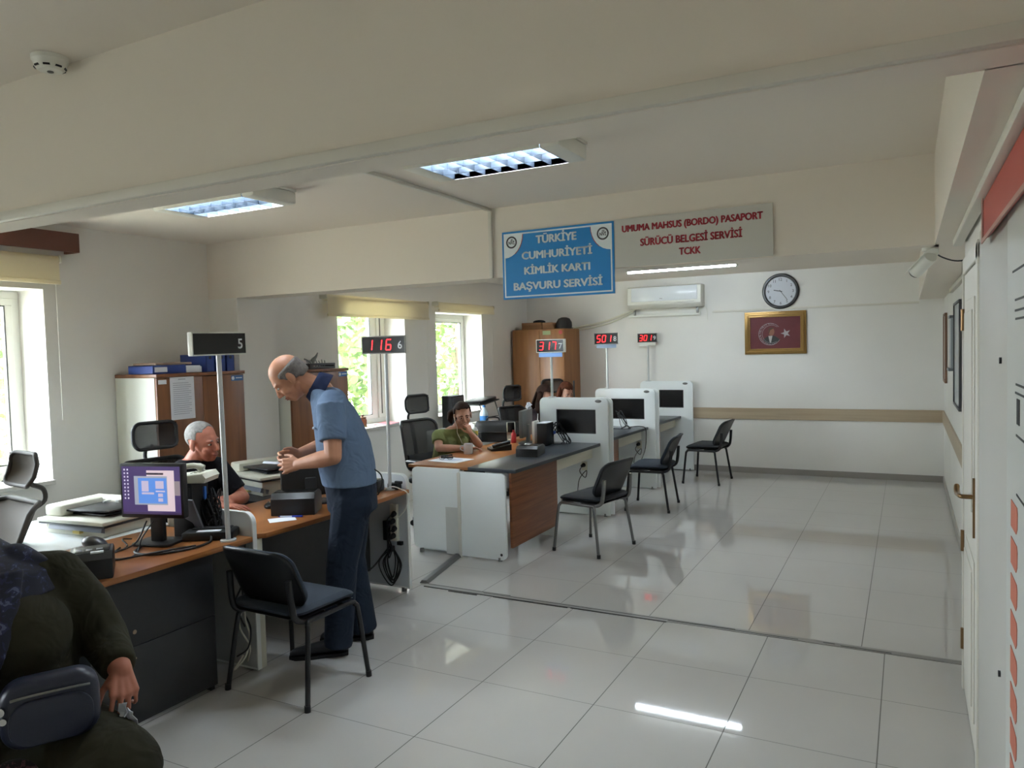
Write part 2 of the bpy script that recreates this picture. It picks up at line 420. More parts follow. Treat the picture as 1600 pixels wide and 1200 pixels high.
blind(7.54, 8.92, 2.27, 2.165, 'narrow rolled-up cream blind beside the blue sign')
t = Thing('window_pelmet', 'dark red-brown boxed pelmet above the far left window', 'pelmet', (XL, 2.1, 2.39))
PEL = mat('pelmet_brown', '5e3527', .5)
m = MB(); m.box((XL+.12, 1.0, 2.39), (XL+.145, 3.15, 2.515), .003); t.part('face_board', m, PEL, True)
m = MB(); m.box((XL, 3.13, 2.39), (XL+.12, 3.15, 2.515), .002); t.part('end_board', m, PEL, True)

# door in the right wall
DOORM = mat('door_paint', 'dcd9cf', .4); BRASS = mat('aged_brass', '8c6f4e', .3, metal=.9)
d = MB(); d.box((XN-.005, 3.37, .008), (XN+.035, 4.11, 1.965), .003)
for z0, z1 in ((.12, .78), (.92, 1.84)):
    d.box((XN-.010, 3.48, z0), (XN-.004, 4.0, z1), .004); d.box((XN-.016, 3.53, z0+.05), (XN-.008, 3.95, z1-.05), .005)
do = struct('door_1', d, DOORM)
fr = MB(); fr.box((XN-.012, 3.29, 0), (XN+.06, 3.365, 2.03), .004); fr.box((XN-.012, 4.115, 0), (XN+.06, 4.16, 2.03), .004); fr.box((XN-.012, 3.29, 1.97), (XN+.06, 4.16, 2.04), .004)
struct('door_frame', fr, DOORM, parent=do)
h = MB(); h.prism(rrect(-.017, -.12, .017, .12, .015), .008, T((XN-.005, 3.475, 1.0)) @ FACE_W); h = struct('handle_plate', h, BRASS, 'brown backplate', 35, do)
l = MB(); l.tube([(XN-.01, 3.475, 1.045), (XN-.05, 3.475, 1.045), (XN-.058, 3.50, 1.045), (XN-.06, 3.56, 1.04), (XN-.062, 3.59, 1.052), (XN-.06, 3.605, 1.07)], [.009]*12+[.011]*8+[.008]*4, 10)
struct('door_handle', l, BRASS, 'aged brass lever', 60, h)
for z in (.25, .72, 1.76):
    k = MB(); k.cyl((XN-.012, 4.113, z-.05), (XN-.012, 4.113, z+.05), .008, seg=12); struct('hinge', k, BRASS, None, 60, do)

# tall notice board on the near right wall, red header
PANEL = mat('board_white', 'c9cac6', .5); RED = mat('header_red', 'b5483e', .5); BLK = mat('print_black', '2a2a2c', .6); ORG = mat('print_orange', 'c4705a', .6)
t = Thing('notice_board', 'tall white notice board with a red header band at far right', 'notice board', (XN, 2.2, 0))
m = MB(); m.box((XN-.012, .6, .0), (XN-.001, 2.33, 2.06), .003); t.part('panel', m, PANEL, True)
m = MB(); m.box((XN-.008, 2.335, .0), (XN-.001, 3.24, 2.06), .002); t.part('side_panel', m, mat('board_grey', 'bdbbb5', .5), True)
m = MB(); m.box((XN-.03, .6, 1.985), (XN-.013, 2.80, 2.105), .006); t.part('header_band', m, RED, True)
m = MB(); m.box((XN-.034, .6, 1.97), (XN-.0305, 2.82, 1.983)); m.box((XN-.034, 2.78, 1.983), (XN-.0305, 2.82, 2.106)); t.part('header_edge', m, mat('header_pale', 'b88d82', .5), True)
for z in (1.61, .72):
    m = MB(); m.cyl((XN-.008, 2.50, z), (XN-.014, 2.50, z), .009, seg=12); t.part('screw', m, BLK, True)
m = MB()
for k, (y0, z) in enumerate(((2.32, 1.83), (2.27, 1.76), (2.27, 1.735), (2.26, 1.715), (2.25, 1.56), (2.26, 1.54), (2.24, 1.44), (2.23, 1.3))):
    m.box((XN-.0135, 1.5, z), (XN-.0122, y0-.11, z+.005))
m.box((XN-.0135, 2.07, 1.47), (XN-.0122, 2.12, 1.53))
t.part('printed_lines', m, BLK, True)
m = MB()
for k in range(8):
    z = 1.24-.092*k
    m.prism([(-.10, .033), (.012, .033), (.022, .02), (.018, -.018), (.0, -.033), (-.10, -.033)], .0015, T((XN-.0122, 2.12, z)) @ FACE_W)
t.part('printed_lettering', m, ORG, True)

# frames and holders on the far right wall
t = Thing('poster_frame', 'large glossy framed notice on the right wall beside the white door', 'poster', (XR, 7.3, 1.1))
m = MB(); ring_box(m, XR-.022, XR-.002, 6.85, 7.68, 1.10, 1.98, .02, .002); t.part('frame', m, mat('dark_frame', '4b4b4d', .4), True)
m = MB(); m.box((XR-.012, 6.872, 1.122), (XR-.006, 7.658, 1.958)); t.part('sheet', m, mat('poster_sheet', 'b9bec2', .2, var=.12, vscale=3), True)
t = Thing('leaflet_holder', 'small clear grey leaflet holder behind the framed notice', 'holder', (XR, 8.1, 1.4))
m = MB(); m.box((XR-.03, 7.9, 1.40), (XR-.004, 8.16, 1.86), .004); t.part('tray', m, mat('holder_grey', '9ba2a8', .3), True)
m = MB(); m.box((XR-.04, 7.89, 1.86), (XR-.003, 8.17, 1.885), .003); m.box((XR-.05, 7.89, 1.38), (XR-.003, 8.17, 1.405), .003); t.part('rim', m, mat('holder_dark', '74797d', .3), True)
t = Thing('picture_frame', 'narrow brown picture frame at the back end of the right wall', 'picture', (XR, 9.4, 1.2))
m = MB(); ring_box(m, XR-.025, XR-.002, 9.25, 9.75, 1.2, 1.95, .03, .003); t.part('frame', m, mat('frame_brown', '7a5a48', .5), True)
m = MB(); m.box((XR-.015, 9.28, 1.23), (XR-.005, 9.72, 1.92)); t.part('print', m, mat('print_pale', 'b9b3a8', .5), True)
# cable ducts (white trunking)
DUCT = mat('duct_white', 'd9d5cb', .5)
def duct(name, boxes, label):
    m = MB()
    for a, b in boxes: m.box(a, b, .003)
    return solo(name, m, DUCT, label, 'cable duct', 'white cable trunking on beams and walls')
duct('cable_duct', [((XL+.02, 1.448, BZ+.002), (.19, 1.47, BZ+.032))], 'long white cable duct along the lower edge of the nearest beam')
duct('cable_duct', [((-2.39, 1.576, CZ-.02), (-2.365, 4.298, CZ-.0005)), ((-2.39, 4.282, BZ), (-2.365, 4.2995, CZ-.02))], 'white cable duct crossing the ceiling and down beside the blue sign')
duct('cable_duct', [((XN-.05, 1.60, BZ-.032), (XN-.012, 4.16, BZ-.001))], 'white cable duct under the right beam above the red header')
duct('cable_duct', [((-2.27, YB-.02, 2.095), (.12, YB-.001, 2.12))], 'thin white cable duct on the back wall under the clock')
duct('cable_duct', [((XR-.03, 4.6, BZ-.04), (XR-.001, 8.2, BZ-.002))], 'white cable duct high on the right wall beyond the door')
solo('floor_cable_cover', MB().prism([(-.035, 0), (.035, 0), (.018, .022), (-.018, .022)], .78, T((-3.11, 4.48, .001)) @ RZ(.21) @ Matrix(((1, 0, 0, 0), (0, 0, 1, 0), (0, 1, 0, 0), (0, 0, 0, 1)))), GREYM, 'grey metal cable cover on the floor leading to the white end panels', 'cable cover')
# ================================================================== CEILING THINGS
LOUV = mat('louver_steel', '39414c', .4, metal=.3)
TUBE = mat('tube_glow', (.76, .88, 1.0), .5, emit=LAMP_STRENGTH)
def louver_light(x0, y0, label):
    w_, d_ = .60, .31; z0, z1 = 2.505, CZ-.001
    t = Thing('ceiling_light', label, 'ceiling light', (x0+w_/2, y0+d_/2, z1), group='louvred ceiling lights')
    m = MB()
    m.box((x0-.09, y0, z1-.012), (x0+w_+.09, y0+d_, z1)); m.box((x0, y0, z0), (x0+w_, y0+.006, z1)); m.box((x0, y0+d_-.006, z0), (x0+w_, y0+d_, z1))
    for a, b in ((x0-.09, x0), (x0+w_, x0+w_+.09)): m.box((a, y0, z0-.002), (b, y0+d_, z1-.012), .012)
    t.part('housing', m, PVC, True)
    m = MB()
    for k in range(8):
        x = x0+w_*k/7; m.prism([(0, 0), (d_-.014, 0), (d_-.014, .045), (0, .045)], .0025, T((x, y0+.007, z0+.001)) @ FACE_E)
    for k in range(4):
        y = y0+.004+(d_-.008)*k/3; m.box((x0, y-.002, z0+.001), (x0+w_, y+.002, z0+.046))
    t.part('louver', m, LOUV, True, sm=0)
    for k in range(2):
        m = MB(); y = y0+d_*(.27+.46*k); m.cyl((x0+.01, y, z0+.058), (x0+w_-.01, y, z0+.058), .013, seg=12); t.part('tube', m, TUBE, True)
    return t
louver_light(-1.945, 2.86, 'louvred ceiling light on the right, above the blue sign')
louver_light(-3.665, 2.87, 'louvred ceiling light on the left, above the cabinets')
louver_light(-3.4, 6.2, 'added louvred ceiling light over the far desks, unseen behind the sign beam')  # extra lamp, hidden from the camera, added to brighten the far end
t = Thing('tube_light', 'single bare fluorescent tube light on the back ceiling above the air conditioner', 'ceiling light', (-2.22, 8.3, CZ))
m = MB(); m.box((-2.84, 8.27, CZ-.04), (-1.60, 8.33, CZ-.001), .004); t.part('batten', m, PVC, True)
for x in (-2.83, -1.61):
    m = MB(); m.box((x-.012, 8.282, CZ-.085), (x+.012, 8.318, CZ-.04), .003); t.part('lamp_holder', m, PVC, True)
m = MB(); m.cyl((-2.82, 8.3, CZ-.066), (-1.62, 8.3, CZ-.066), .014, seg=14); t.part('tube', m, mat('bright_tube', (.76, .88, 1.0), .5, emit=TUBE_STRENGTH), True)

t = Thing('smoke_detector', 'white round smoke detector on the near ceiling', 'smoke detector', (-2.27, 1.41, CZ))
m = MB(); m.lathe([(.0, -.001), (.050, -.001), (.050, -.013), (.045, -.020), (.042, -.033), (.032, -.042), (.0, -.044)], T((-2.27, 1.41, CZ))); t.part('base', m, PVC, True)
m = MB()
for k in range(8):
    a = 2*PI*k/8; m._take(MB().box((-.009, .036, -.036), (.009, .0425, -.031)).bm, T((-2.27, 1.41, CZ)) @ RZ(a))
t.part('vent_slot', m, BLACK, True)
m = MB(); m.cyl((-2.27, 1.41, CZ-.0435), (-2.27, 1.41, CZ-.0455), .009, seg=16); t.part('test_button', m, GREYM, True)

# security camera under the right beam
t = Thing('security_camera', 'white bullet security camera hanging at the corner of the beam', 'camera', (.10, 4.42, BZ))
m = MB(); m.cyl((.10, 4.42, BZ-.001), (.10, 4.42, BZ-.018), .036, seg=20); m.tube([(.10, 4.42, BZ-.01), (.10, 4.42, BZ-.04), (.085, 4.43, BZ-.06)], .011); t.part('bracket', m, PVC, True)
m = MB(); m.cyl((.105, 4.40, BZ-.045), (.035, 4.50, BZ-.115), .034, seg=20, bev=.004); t.part('body', m, PVC, True)
m = MB(); m.sheet([[(V((.105, 4.395, BZ-.04)).lerp(V((.018, 4.515, BZ-.125)), k/3)+V((.82, .57, 0))*.041*math.cos(a)+V((.33, -.47, .82))*.041*math.sin(a)) for a in [PI*j/8 for j in range(9)]] for k in range(4)], .003); t.part('sun_hood', m, PVC, True)
m = MB(); m.cyl((.0345, 4.501, BZ-.1155), (.030, 4.507, BZ-.120), .027, seg=20); t.part('lens', m, SCREENM, True)
solo('camera_cable', MB().tube([(.11, 4.45, BZ-.005), (.15, 4.55, BZ-.035), (.22, 4.65, BZ-.055), (.28, 4.66, BZ-.05), (.33, 4.62, BZ-.012)], .004), CABLE, 'black drooping cable behind the security camera', 'cable')

# ================================================================== SIGNS
BLUE = mat('sign_blue', '1f86cf', .35); SWHITE = mat('sign_white', 'd6dade', .4); SRED = mat('sign_red', 'a52f3c', .5); LETW = mat('sign_lettering', 'e6eff4', .4)
yb = 4.292
t = Thing('service_sign', 'blue hanging sign with white Turkish text and two round emblems', 'sign', (-1.915, yb, 1.995))
x0, x1, z0, z1 = -2.29, -1.54, 1.995, 2.422
def fs(x, y, z): return T((x, y, z)) @ FACE_S
m = MB(); m.box((x0, yb-.008, z0), (x1, yb, z1)); t.part('board', m, BLUE, True)
m = MB()
ring = [(x0+.012, z0+.012), (x1-.012, z0+.012), (x1-.012, z1-.012), (x0+.012, z1-.012)]
inn = [(x0+.021, z0+.021), (x1-.021, z0+.021), (x1-.021, z1-.021), (x0+.021, z1-.021)]
m.prism(ring, .001, fs(0, yb-.008, 0), holes=[inn])
t.part('border', m, LETW, True)
def corner(sx):
    # white corner with a concave curve
    c = x0+.02 if sx > 0 else x1-.02
    pts = [(c, z1-.02), (c, z1-.165)] + [(c+sx*(.125*math.sin(a*PI/2/8)+.0), z1-.165+.145*(1-math.cos(a*PI/2/8))) for a in range(1, 9)]
    return pts if sx > 0 else pts[::-1]
for s in (1, -1):
    m = MB(); m.prism(corner(s), .0012, fs(0, yb-.008, 0)); t.part('white_corner', m, LETW, True)
m = MB()
for s in (1, -1):
    p = corner(s); p = p if s > 0 else p[::-1]
    arc = p[4:]; band = [(x+s*.004, z-.002) for x, z in arc]
    poly = arc+band[::-1]; m.prism(poly if s > 0 else poly[::-1], .0014, fs(0, yb-.008, 0))
t.part('red_edge', m, SRED, True)
m = MB()
for ex in (x0+.068, x1-.068):
    circ = lambda r: [(ex+r*math.cos(2*PI*k/28), z1-.068+r*math.sin(2*PI*k/28)) for k in range(28)]
    m.prism(circ(.038), .001, fs(0, yb-.0092, 0), holes=[circ(.0285)])
    m.mesh(text_me('NVİ', .042, .026, .001, .03), fs(ex, yb-.0092, z1-.068))
    for k in range(3): m.prism([(ex-.006+.006*k, z1-.062), (ex-.003+.006*k, z1-.062), (ex-.001+.006*k, z1-.046), (ex-.004+.006*k, z1-.046)], .001, fs(0, yb-.0092, 0))
t.part('emblem', m, mat('emblem_dark', '3c3f46', .5), True)
for s, zc, ww, hh in (('TÜRKİYE', 2.366, .275, .068), ('CUMHURİYETİ', 2.272, .475, .066), ('KİMLİK KARTI', 2.177, .445, .064), ('BAŞVURU SERVİSİ', 2.075, .60, .078)):
    m = MB(); [m.mesh(text_me(s, ww-.006, hh-.004, .0015, .0), fs(-1.915+dx, yb-.008-abs(dx)*.02, zc+dz)) for dx, dz in ((-.003, 0), (.003, 0), (0, .002), (0, -.002))]; t.part('lettering', m, LETW, True, sm=0)
t = Thing('passport_sign', 'white wall sign with red Turkish text on passports and licences', 'sign', (-1.09, yb, 2.145))
m = MB(); m.box((-1.538, yb-.005, 2.145), (-.64, yb, 2.428)); t.part('board', m, mat('sign_offwhite', 'c9c8c2', .45), True)
for s, zc, ww, hh in (('UMUMA MAHSUS (BORDO) PASAPORT', 2.362, .80, .053), ('SÜRÜCÜ BELGESİ SERVİSİ', 2.288, .58, .058), ('TCKK', 2.21, .125, .042)):
    m = MB(); [m.mesh(text_me(s, ww-.005, hh-.003, .0015, .0), fs(-1.09+dx, yb-.005-abs(dx)*.02, zc+dz)) for dx, dz in ((-.0026, 0), (.0026, 0), (0, .0016), (0, -.0016))]; t.part('lettering', m, SRED, True, sm=0)

# ================================================================== BACK WALL THINGS
t = Thing('air_conditioner', 'white split air conditioner high on the back wall', 'air conditioner', (-2.87, YB, 2.19))
prof = [(0, .0), (.14, .0), (.205, .05), (.215, .10), (.20, .275), (.18, .29), (0, .29)]
m = MB(); m.prism([(-x, z) for x, z in prof], .99, T((-3.365, YB-.001, 2.185)) @ Matrix(((0, 0, 1, 0), (1, 0, 0, 0), (0, 1, 0, 0), (0, 0, 0, 1))), bev=.006); t.part('body', m, PVC, True)
m = MB(); m.box((-3.31, YB-.222, 2.275), (-2.42, YB-.208, 2.462), .006); t.part('front_panel', m, mat('gloss_white', 'dfe3e6', .12), True)
m = MB(); m.box((-3.28, YB-.212, 2.232), (-2.46, YB-.196, 2.262), .004, RX(.5)); t.part('air_flap', m, PVC, True)
m = MB(); m.box((-2.92, YB-.2235, 2.30), (-2.88, YB-.2218, 2.307)); t.part('badge', m, GREYM, True)
solo('refrigerant_pipe', MB().tube([(-3.30, YB-.06, 2.195), (-3.5, YB-.035, 2.12), (-3.8, YB-.03, 2.03), (-4.24, YB-.03, 1.965), (-4.5, YB-.03, 1.95)], .016, 10), CREAM, 'upper cream pipe sloping from the air conditioner to the wardrobe', 'pipe', 'air conditioner pipes')
solo('refrigerant_pipe', MB().tube([(-3.32, YB-.05, 2.17), (-3.5, YB-.025, 2.085), (-3.8, YB-.02, 1.99), (-4.24, YB-.02, 1.925), (-4.5, YB-.02, 1.91)], .012, 10), CREAM, 'lower thinner cream pipe sloping from the air conditioner to the wardrobe', 'pipe', 'air conditioner pipes')
t = Thing('wall_batten', 'empty white lamp batten mounted below the air conditioner', 'lamp fitting', (-2.9, YB, 2.06))
m = MB(); m.box((-3.41, YB-.045, 2.075), (-2.43, YB-.001, 2.115), .004); t.part('batten', m, PVC, True)
for x in (-3.32, -2.46):
    m = MB(); m.box((x-.015, YB-.06, 2.10), (x+.015, YB-.03, 2.18), .004); t.part('bracket', m, GREYM, True)
solo('pull_cord', MB().tube([(-2.35, YB-.02, 2.18), (-2.34, YB-.018, 2.1), (-2.345, YB-.02, 2.0)], .005), PVC, 'short white cord hanging beside the air conditioner', 'cord')
t = Thing('wall_clock', 'round wall clock with black rim showing nine twenty-four', 'clock', (-1.42, YB, 2.325))
cx, cz = -1.417, 2.325; MC = T((cx, YB-.001, cz)) @ FACE_S
m = MB(); m.lathe([(.186, 0), (.222, .0), (.222, .025), (.21, .04), (.195, .04), (.185, .022), (.182, .012)], MC, 48, False); t.part('rim', m, mat('clock_rim', '211f1e', .3), True)
m = MB(); m.lathe([(.0, .002), (.186, .002), (.186, .012), (.0, .012)], MC, 48); t.part('dial', m, mat('clock_dial', 'c9ccd4', .4), True)
m = MB()
for k in range(1, 13):
    a = PI/2-2*PI*k/12; m.mesh(text_me(str(k), None, .034, .001, .0), MC @ T((.148*math.cos(a), .148*math.sin(a), .012)))
for k in range(60):
    a = 2*PI*k/60; m._take(MB().box((-.001 if k % 5 else -.002, .172, .012), (.001 if k % 5 else .002, .18, .0127)).bm, MC @ RZ(a))
t.part('numeral', m, BLK, True, sm=0)
def hand(mb, a, L, w_, z): mb._take(MB().box((-w_, -.02, z), (w_, L, z+.0015)).bm, MC @ RZ(-a))
m = MB(); hand(m, 2*PI*(9+24/60)/12, .085, .0045, .015); t.part('hour_hand', m, BLK, True)
m = MB(); hand(m, 2*PI*24/60, .135, .003, .018); t.part('minute_hand', m, BLK, True)
GOLD = mat('gilt_frame', '9c7c4a', .28, metal=.8, bump=.2, bscale=60)
t = Thing('framed_picture', 'gold framed dark red picture with silver crescent, star and suited bust', 'picture', (-1.49, YB, 1.52))
x0, x1, z0, z1 = -1.862, -1.115, 1.535, 2.075
m = MB()
for i, (o_, th) in enumerate(((0, .02), (.022, .038), (.045, .026))):
    a = [(x0+o_, z0+o_), (x1-o_, z0+o_), (x1-o_, z1-o_), (x0+o_, z1-o_)]; q = o_+.026
    b = [(x0+q, z0+q), (x1-q, z0+q), (x1-q, z1-q), (x0+q, z1-q)]
    m.prism(a, th, fs(0, YB-.001, 0), holes=[b], bev=.003)
t.part('frame', m, GOLD, True)
m = MB(); m.box((x0+.06, YB-.014, z0+.06), (x1-.06, YB-.002, z1-.06)); t.part('canvas', m, mat('picture_red', '5e1f24', .6, var=.12, vscale=8), True)
SILV = mat('silver_paint', 'a9a4a6', .5)
pcx, pcz, yy = -1.55, 1.79, YB-.014
m = MB(); rnd = random.Random(4)
for k in range(26):                                     # crescent drawn as flowing scroll strokes
    a = math.radians(70+k*9.2); r = .135
    wv = .028*math.sin(PI*k/25)**.7
    p0 = V((pcx+(r-wv*.9)*math.cos(a), yy-.001, pcz+(r-wv*.9)*math.sin(a))); p1 = V((pcx+(r+.006)*math.cos(a+.12), yy-.001, pcz+(r+.006)*math.sin(a+.12)))
    mid = (p0+p1)/2+V((rnd.uniform(-.008, .008), 0, rnd.uniform(-.008, .008)))
    m.tube([p0, mid, p1], .0028, 5, smooth=3)
m.tube([V((pcx+.138*math.cos(math.radians(a)), yy-.001, pcz+.138*math.sin(math.radians(a)))) for a in range(40, 331, 12)], .0022, 5)
m.tube([V((pcx+.018+.112*math.cos(math.radians(a)), yy-.001, pcz+.112*math.sin(math.radians(a)))) for a in range(52, 310, 12)], .002, 5)
t.part('crescent', m, SILV, True)
m = MB(); sx, sz = -1.36, 1.795
st = [(sx+(.062 if k % 2 == 0 else .024)*math.cos(math.radians(108+36*k+72)), sz+(.062 if k % 2 == 0 else .024)*math.sin(math.radians(108+36*k+72))) for k in range(10)]
m.prism(st, .002, fs(0, yy, 0)); t.part('star', m, SILV, True)
m = MB(); m.prism([(-.1, -.075), (-.06, -.115), (0, -.13), (.06, -.115), (.105, -.07), (.06, -.035), (.03, -.022), (-.03, -.022), (-.065, -.04)], .002, fs(pcx+.015, yy, pcz)); t.part('painted_suit', m, mat('painted_dark', '1f2422', .6), True)
m = MB(); m.prism([(-.03, -.022), (.02, -.022), (.0, -.115), (-.015, -.10)], .0028, fs(pcx+.01, yy, pcz)); t.part('painted_shirt', m, mat('painted_white', 'b9b7b3', .6), True)
m = MB(); m.prism([(.036*math.cos(2*PI*k/20), .05*math.sin(2*PI*k/20)+.03) for k in range(20)], .0025, fs(pcx+.018, yy, pcz)); t.part('painted_face', m, mat('painted_skin', '8d5f49', .6), True)
m = MB(); m.prism([(-.034, .02), (-.03, .0), (-.022, .02), (-.012, .05), (.02, .066), (.03, .075), (.0, .086), (-.028, .07)], .003, fs(pcx+.016, yy, pcz)); t.part('painted_hair', m, mat('painted_brown', '4d3323', .6), True)
solo('wall_switch', MB().box((.16, YB-.012, 2.30), (.22, YB-.001, 2.36), .004), WHITE, 'small blank white cover plate high at the right end of back wall', 'switch')

# ================================================================== CABINETS
def cabinet(label, y0, y1, z1, x0=-4.985, x1=-4.55):
    t = Thing('storage_cabinet', label, 'cabinet', ((x0+x1)/2, (y0+y1)/2, 0))
    m = MB(); m.box((x0, y0, .0), (x1-.02, y0+.018, z1-.025), .001); m.box((x0, y1-.018, 0), (x1-.02, y1, z1-.025), .001)
    m.box((x0, y0+.018, .06), (x0+.01, y1-.018, z1-.025)); m.box((x0+.01, y0+.018, .05), (x1-.03, y1-.018, .07)); t.part('carcass', m, mat('cabinet_white', 'd3d4c9', .5), True)
    m = MB(); m.box((x0, y0-.002, z1-.024), (x1+.008, y1+.006, z1), .002); t.part('top_board', m, CWOOD, True)
    mid = (y0+y1)/2
    for a, b, s in ((y0+.002, mid-.0015, 1), (mid+.0015, y1-.002, -1)):
        m = MB(); m.box((x1-.02, a, .05), (x1, b, z1-.028), .0015); dd = t.part('door', m, CWOOD, True)
        yk = b-.03 if s > 0 else a+.03
        m = MB(); m.tube([(x1, yk, .80), (x1+.025, yk, .80), (x1+.025, yk, .92), (x1, yk, .92)], .005, 8, smooth=0); m.obj('handle', GREYM, dd, t.inv, 60)
    return t
STICK = mat('sticker_blue', '3f6fa8', .5)
c1 = cabinet('wooden two-door cabinet on the left with a notice taped to it', 3.445, 4.215, 1.57)
m = MB(); m.box((-4.5495, 3.552, 1.245), (-4.548, 3.752, 1.545)); c1.part('taped_notice', m, PAPER, True)
m = MB(); m.box((-4.5478, 3.62, 1.525), (-4.547, 3.68, 1.532))
for k in range(16):
    z = 1.50-.0145*k; m.box((-4.5478, 3.575, z), (-4.547, 3.575+(.15 if k % 3 else .13), z+.004))
c1.part('notice_print', m, mat('faint_print', 'a9adba', .7), True)
m = MB(); m.box((-4.5495, 3.46, 1.50), (-4.548, 3.525, 1.53)); c1.part('small_label', m, PAPER, True)
m = MB(); m.box((-4.5495, 4.092, 1.495), (-4.548, 4.205, 1.535)); c1.part('blue_sticker', m, STICK, True)
m = MB(); m.cyl((-4.548, 4.108, 1.515), (-4.547, 4.108, 1.515), .014, seg=16); m.box((-4.548, 4.135, 1.512), (-4.547, 4.195, 1.52)); c1.part('sticker_mark', m, PAPER, True)
c2 = cabinet('wooden two-door cabinet behind the standing man', 4.72, 5.44, 1.55)
m = MB(); m.box((-4.5495, 5.315, 1.475), (-4.548, 5.43, 1.515)); c2.part('blue_sticker', m, STICK, True)
m = MB(); m.cyl((-4.548, 5.331, 1.495), (-4.547, 5.331, 1.495), .014, seg=16); m.box((-4.548, 5.358, 1.492), (-4.547, 5.42, 1.50)); c2.part('sticker_mark', m, PAPER, True)
# binders and papers on cabinet one
BIND = mat('binder_blue', '263f86', .45)
for k, (yy, lab) in enumerate(((3.93, 'upright blue binder, leftmost of three behind the number five display'), (4.035, 'upright blue binder, middle of three behind the number five display'), (4.12, 'upright blue binder, rightmost of three on the left cabinet'))):
    t = Thing('ring_binder', lab, 'binder', (-4.72, yy, 1.571), group='blue binders on the left cabinet')
    m = MB(); m.box((-4.86, yy-.035, 1.571), (-4.58, yy-.032, 1.70)); m.box((-4.86, yy+.032, 1.571), (-4.58, yy+.035, 1.70)); m.box((-4.583, yy-.035, 1.571), (-4.58, yy+.035, 1.70)); t.part('cover', m, BIND, True)
    m = MB(); m.box((-4.85, yy-.028, 1.575), (-4.6, yy+.028, 1.69)); t.part('pages', m, PAPER, True)
    m = MB(); m.cyl((-4.58, yy, 1.675), (-4.578, yy, 1.675), .012, seg=16); t.part('finger_hole', m, BLK, True)
t = Thing('ring_binder', 'blue binder lying flat with its pale spine label toward the door', 'binder', (-4.72, 3.57, 1.571), group='blue binders on the left cabinet')
m = MB(); m.box((-4.86, 3.462, 1.571), (-4.60, 3.73, 1.574)); m.box((-4.86, 3.462, 1.626), (-4.60, 3.73, 1.63)); m.box((-4.604, 3.462, 1.571), (-4.60, 3.73, 1.63)); m.box((-4.86, 3.462, 1.571), (-4.6, 3.466, 1.63)); t.part('cover', m, BIND, True)
m = MB(); m.box((-4.85, 3.47, 1.576), (-4.61, 3.725, 1.624)); t.part('pages', m, PAPER, True)
m = MB(); m.box((-4.60, 3.475, 1.583), (-4.5985, 3.575, 1.618)); t.part('spine_label', m, PAPER, True)
solo('paper_stack', MB().box((-4.80, 3.735, 1.572), (-4.60, 3.87, 1.615), .002).box((-4.79, 3.74, 1.615), (-4.61, 3.865, 1.622), .001), PAPER, 'stack of white papers beside the blue binder lying flat', 'papers')
solo('cardboard_folder', MB().box((-4.86, 3.50, 1.631), (-4.62, 3.80, 1.648), .003), mat('folder_tan', '9a8270', .7), 'tan folder lying on top of the flat blue binder', 'folder')
# grey clutter on cabinet two
t = Thing('desk_organizer', 'grey wire organizer with a bent plume on the middle cabinet', 'organizer', (-4.72, 5.2, 1.551))
m = MB(); ring_box(m, -4.80, -4.64, 5.05, 5.38, 1.551, 1.60, .02, .002); t.part('tray', m, mat('organizer_grey', '55585a', .5), True)
m = MB()
for k in range(7): m.tube([(-4.72, 5.08+.04*k, 1.56), (-4.70, 5.10+.035*k, 1.60), (-4.72, 5.09+.04*k, 1.62+.01*(k % 2))], .006, 6)
t.part('wire_loop', m, mat('organizer_pale', 'a8abaa', .5), True)
m = MB(); m.tube([(-4.72, 5.16, 1.57), (-4.72, 5.17, 1.62), (-4.71, 5.205, 1.66), (-4.71, 5.23, 1.695)], [.014, .012, .016, .02, .022, .02, .018, .014, .012, .01, .008, .006, .004], 7); m.tube([(-4.72, 5.16, 1.60), (-4.72, 5.10, 1.63), (-4.71, 5.06, 1.64)], .008, 6); t.part('plume', m, mat('organizer_mid', '7d807e', .6), True)
# wardrobe in the back corner
WA = wood('wardrobe_wood', '82562f', '9c6b3f', (14, 14, 1.0), .45)
t = Thing('wardrobe', 'tall light brown two-door wardrobe in the back left corner', 'wardrobe', (-4.55, 9.75, 0))
m = MB(); m.box((-4.96, 9.52, 0), (-4.16, 10.05, 1.95), .002); t.part('carcass', m, WA, True)
for a, b in ((-4.955, -4.535), (-4.53, -4.165)):
    m = MB(); m.box((a, 9.50, .06), (b, 9.52, 1.935), .002); dd = t.part('door', m, WA, True)
    xk = b-.03 if a < -4.6 else a+.03
    m = MB(); m.tube([(xk, 9.5, 1.0), (xk, 9.475, 1.0), (xk, 9.475, 1.12), (xk, 9.5, 1.12)], .005, 8, smooth=0); m.obj('handle', GREYM, dd, t.inv, 60)
m = MB(); m.box((-4.48, 9.4985, 1.87), (-4.36, 9.4995, 1.925)); t.part('green_sticker', m, mat('sticker_green', '8d9a6d', .6), True)
m = MB(); m.cyl((-4.21, 9.4995, 1.90), (-4.21, 9.4975, 1.90), .028, seg=20); t.part('red_sticker', m, mat('sticker_red', 'a8352f', .5), True)
CARD = mat('cardboard', '8a6444', .8)
def carton(x0, x1, y0, y1, z0, z1, label):
    t = Thing('cardboard_box', label, 'box', ((x0+x1)/2, (y0+y1)/2, z0), group='cartons on the wardrobe')
    m = MB(); m.box((x0, y0, z0), (x1, y1, z1), .003); t.part('body', m, CARD, True)
    m = MB(); m.box((x0+.004, y0-.012, z1-.035), (x1-.004, y0-.001, z1+.004), .002); t.part('flap', m, CARD, True)
carton(-4.85, -4.54, 9.6, 9.95, 1.951, 2.045, 'wider cardboard box on top of the wardrobe at left')
carton(-4.535, -4.37, 9.62, 9.9, 1.951, 2.04, 'smaller cardboard box beside the black round hat on the wardrobe')
